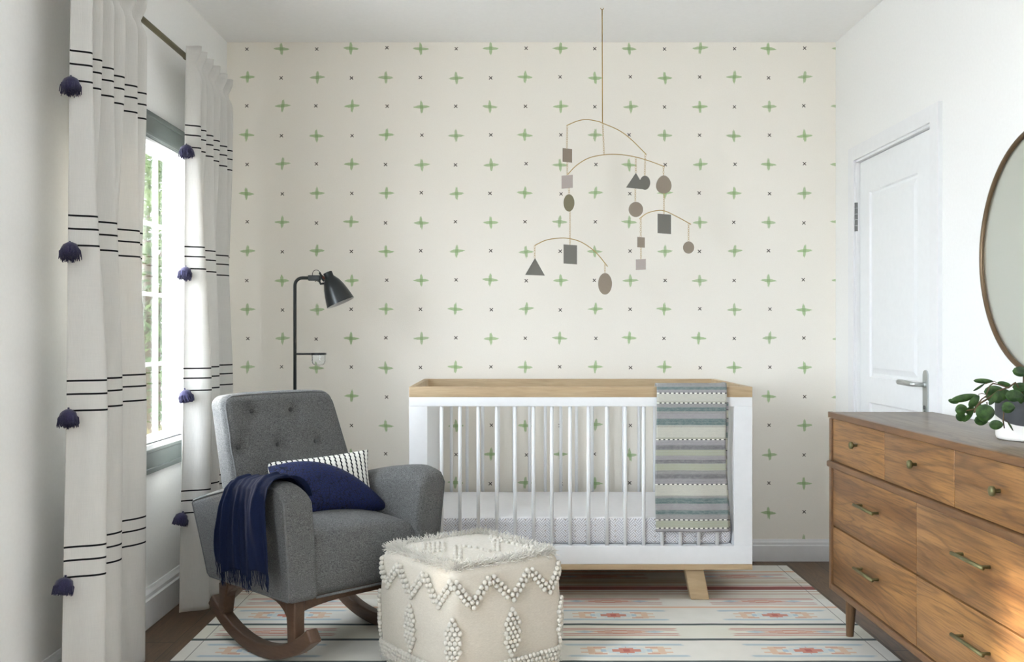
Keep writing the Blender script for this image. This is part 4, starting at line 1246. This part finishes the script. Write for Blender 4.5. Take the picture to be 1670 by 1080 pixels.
# backrest
bh = 0.30; bt = 0.058
BTN = [(-0.122, 0.792), (0.038, 0.790), (-0.205, 0.672), (-0.050, 0.672), (0.112, 0.672)]
def wscale(z): return lerp(0.272, 0.233, (z-0.25)/0.60)
def fb(p):
    t = (p[2]+bh)/(2*bh); z = lerp(0.26, 0.862, t)-RZ
    ws = wscale(z)/0.25
    x = p[0]*ws
    y = lerp(0.095, 0.338, t)+p[1]*lerp(1.15, 0.85, t)
    z += p[1]*-0.25*0.5
    if t > 0.9: z -= 0.012*(p[0]/0.25)**4*(t-.9)/.1
    if p[1] < -bt*0.3:
        zz = z+RZ; dd = 0; base_c = 0.012*(1-(p[0]/.25)**2)*sin(pi*min(1, t))
        for (bx_, bz_) in BTN:
            r2 = (x-bx_)**2+(zz-bz_)**2
            dd += 0.012*exp(-r2/0.013**2)+0.016*exp(-r2/0.032**2)
        y += dd-base_c-0.006
    return (x, y, z)
q = MB(); q.rbox((0, 0, 0), (0.25, bt, bh), 0.036, 6, (52, 2, 60), fb); bo = q.build('backrest', M_GREY, ch)
loop = [(-.25+.012, -bt+.012, lerp(-bh+.25, bh-.05, i/12)) for i in range(13)]+[(-.25+.020, -bt+.012, bh-.022)]
loop += [(lerp(-.25+.045, .25-.045, i/12), -bt+.012, bh-.011) for i in range(13)]
loop += [(.25-.020, -bt+.012, bh-.022)]+[(.25-.012, -bt+.012, lerp(bh-.05, -bh+.25, i/12)) for i in range(13)]
q = MB(); q.tube([Vector(fb(p))+Vector((0, -0.0015, 0)) for p in loop], 0.0038, 8); q.build('piping', M_PIPE, bo)
for bx_, bz_ in BTN:
    # find the dimple depth on the front
    t = (bz_-0.26)/0.602; p = fb((bx_/(wscale(bz_)/0.25), -bt, (t*2-1)*bh))
    q = MB(); Mx = Matrix.Translation((p[0], p[1]-0.001, p[2])) @ Matrix.Rotation(radians(90-22), 4, 'X')
    q.lathe([(0, 0.006), (0.004, 0.0055), (0.0085, 0.0035), (0.010, 0), (0.009, -0.003), (0, -0.004)], 18, Mx); q.build('button', M_BTN, bo)
# wooden base
def bent(p):
    R = 0.52; a = p[1]/(R-0.02)
    return (p[0], sin(a)*(R-p[2]), R-(R-p[2])*cos(a))
for sg in (-1, 1):
    q = MB()
    q.rbox((0, 0, 0), (0.021, 0.336, 0.023), 0.007, 3, (1, 36, 1), lambda p: bent((p[0], p[1], p[2]+0.023)))
    q.v = [(v[0]+sg*0.245, v[1], v[2]) for v in q.v]
    q.build('rocker', M_ROCK, ch, auto=50)
    for (yt, yb, zb_) in ((-0.200, -0.208, 0.070), (0.205, 0.238, 0.085)):
        q = MB(); hz = (ZB+0.01-zb_)/2
        q.rbox((sg*0.245, 0, zb_+hz), (0.020, 0.022, hz), 0.005, 2, (1, 1, 6), lambda p: (p[0], p[1]*(1+0.25*sm((p[2]/hz+0.2)))+lerp(yb, yt, (p[2]/hz+1)/2), p[2]))
        q.build('leg', M_ROCK, ch, auto=50)
    ar = []
    n_ = 16
    for i in range(n_+1):
        y = lerp(-0.185, 0.205, i/n_); e = abs(i/n_*2-1); ar.append((y, ZB-0.016-0.055*e**5))
    q = MB(); q.prism([(-0.185, ZB+0.006)]+ar+[(0.205, ZB+0.006)], 'x', sg*0.245-0.016, sg*0.245+0.016); q.build('side_apron', M_ROCK, ch, smooth=False, bevel=0.002)
for yy in (-0.20, 0.20):
    ar = []
    for i in range(17):
        x = lerp(-0.235, 0.235, i/16); e = abs(i/16*2-1); ar.append((x, ZB-0.026-0.020*e**3))
    q = MB(); q.prism([(-0.235, ZB+0.006)]+ar+[(0.235, ZB+0.006)], 'y', yy-0.014, yy+0.014); q.build('cross_apron', M_ROCK, ch, smooth=False, bevel=0.002)

# navy scarf over the near arm
CM = Matrix.Translation(CO) @ Matrix.Rotation(radians(45), 4, 'Z')
sc_ = thing('scarf', 'navy blue fringed scarf draped over the near arm of the armchair', 'scarf', CO, radians(45))
tp = [(-0.208, 0.555), (-0.214, 0.575), (-0.222, 0.592), (-0.240, 0.610), (-0.270, 0.624), (-0.310, 0.626), (-0.342, 0.618), (-0.362, 0.594), (-0.368, 0.55), (-0.366, 0.46), (-0.360, 0.40), (-0.354, 0.345)]
def tf(u, v):
    x, z = path_at(tp, v)
    dn = sm((v-0.45)/0.5); up = 1-dn
    y = lerp(lerp(-0.225, -0.215, v), lerp(-0.215, -0.235, v), dn)
    ya = lerp(-0.232, -0.240, dn)-0.012*dn; yb = lerp(0.030, 0.078, dn)
    y = lerp(ya, yb, u)
    uu = u+0.05*sin(2*pi*u+1.2)+0.03*sin(5*u+2.5*v); fold = 0.5+0.5*sin(2*pi*(uu*3.6+0.15*sin(3*v)+0.1)); fold2 = 0.5+0.5*sin(2*pi*(u*9.1+0.2)+2*v)
    amp = (0.005+0.017*sm(v/0.6))*(0.75+0.35*sin(7*u+1))
    o = amp*fold**1.3+0.004*fold2
    # outward from the arm
    if v < 0.28: dx_, dz_ = 0.75, 0.5
    elif v < 0.6: dx_, dz_ = lerp(0.75, -0.9, (v-.28)/.32), 0.85
    else: dx_, dz_ = -1, 0.0
    zc_ = arm_top(y)+RZ-0.604
    z2 = z+zc_*(1-0.3*dn)+o*dz_-RZ
    z2 -= 0.022*dn*sin(pi*u)*sm((v-.8)/.2)+ (0.010*sin(17*u)*sm((v-.85)/.15))
    return (x+dx_*o, y+0.008*sin(2*pi*u*4.3)*dn, z2)
q = MB(); q.grid(tf, 110, 80); o = q.build('cloth', M_NAVY, sc_, fixn=False); s_ = o.modifiers.new('t', 'SOLIDIFY'); s_.thickness = 0.0025; s_.offset = 0
q = MB(); rn = random.Random(5)
for i in range(72):
    p = Vector(tf(i/71, 1.0)); l_ = rn.uniform(0.040, 0.055); pts = [p]
    for k_ in range(1, 5): pts.append(p+Vector((rn.gauss(0, .0012)-0.001*k_*0+0.001*k_, rn.gauss(0, .0014), -l_*k_/4)))
    q.tube(pts, [0.0015, 0.0013, 0.0011, 0.0011, 0.0008], 4)
q.build('fringe', M_NAVY, sc_, fixn=False)

# cushions
def cushion(name, mat_, w_, h_, t_, M4, label, outline=None, pinch=0.06):
    q = MB(); nu, nv = 40, 30
    for sd in (-1, 1):
        def f(u, v, sd=sd):
            x, y = u*2-1, v*2-1
            e = (max(0, 1-abs(x)**2.6)*max(0, 1-abs(y)**2.6))**0.55
            px_ = 1-pinch*(1-y*y)*abs(x)**6; py_ = 1-pinch*(1-x*x)*abs(y)**6
            X, Z = x*w_/2*px_, y*h_/2*py_
            if outline: X, Z = outline(x, y)
            return M4 @ Vector((X, sd*t_/2*e, Z))
        a = len(q.f); q.grid(f, nu, nv, uv=True)
        if sd == 1: 
            for k_ in range(a, len(q.f)): q.f[k_] = q.f[k_][::-1]; q.uv[k_] = q.uv[k_][::-1]
    loc = M4.translation.copy()
    o = q.build(name, mat_, at=loc, fixn=False)
    return o
Rw = Matrix.Rotation(radians(-21), 4, 'Z') @ Matrix.Rotation(radians(-14), 4, 'X')
M4 = CM @ Matrix.Translation((0.042, 0.090, 0.516)) @ Rw @ Matrix.Rotation(radians(-4), 4, 'Y')
o = cushion('throw_pillow', M_KNIT, 0.40, 0.225, 0.085, M4, ''); tag(o, 'small white and black knitted striped pillow behind the navy one', 'pillow', 'pillows on the armchair')
def outl(x, y):
    a = (x+1)/2; topz = 0.188*(1-a**2.7)+0.010*a+0.020*sin(pi*a); left = -0.0
    lo = 0.0+0.004*sin(pi*a)
    v = (y+1)/2; z = lerp(lo, topz, v); X = lerp(-0.205, 0.215, a)-0.02*(1-a)*(v)**2*0+0.012*sin(pi*v)*(1-a)*0.8
    return X, z
Rn = Matrix.Rotation(radians(-14), 4, 'Z') @ Matrix.Rotation(radians(-20), 4, 'X')
M4 = CM @ Matrix.Translation((0.022, -0.015, 0.430)) @ Rn
o = cushion('throw_pillow', M_QUILT, 0.42, 0.2, 0.115, M4, '', outl); tag(o, 'navy blue quilted pillow leaning against the near arm of the armchair', 'pillow', 'pillows on the armchair')
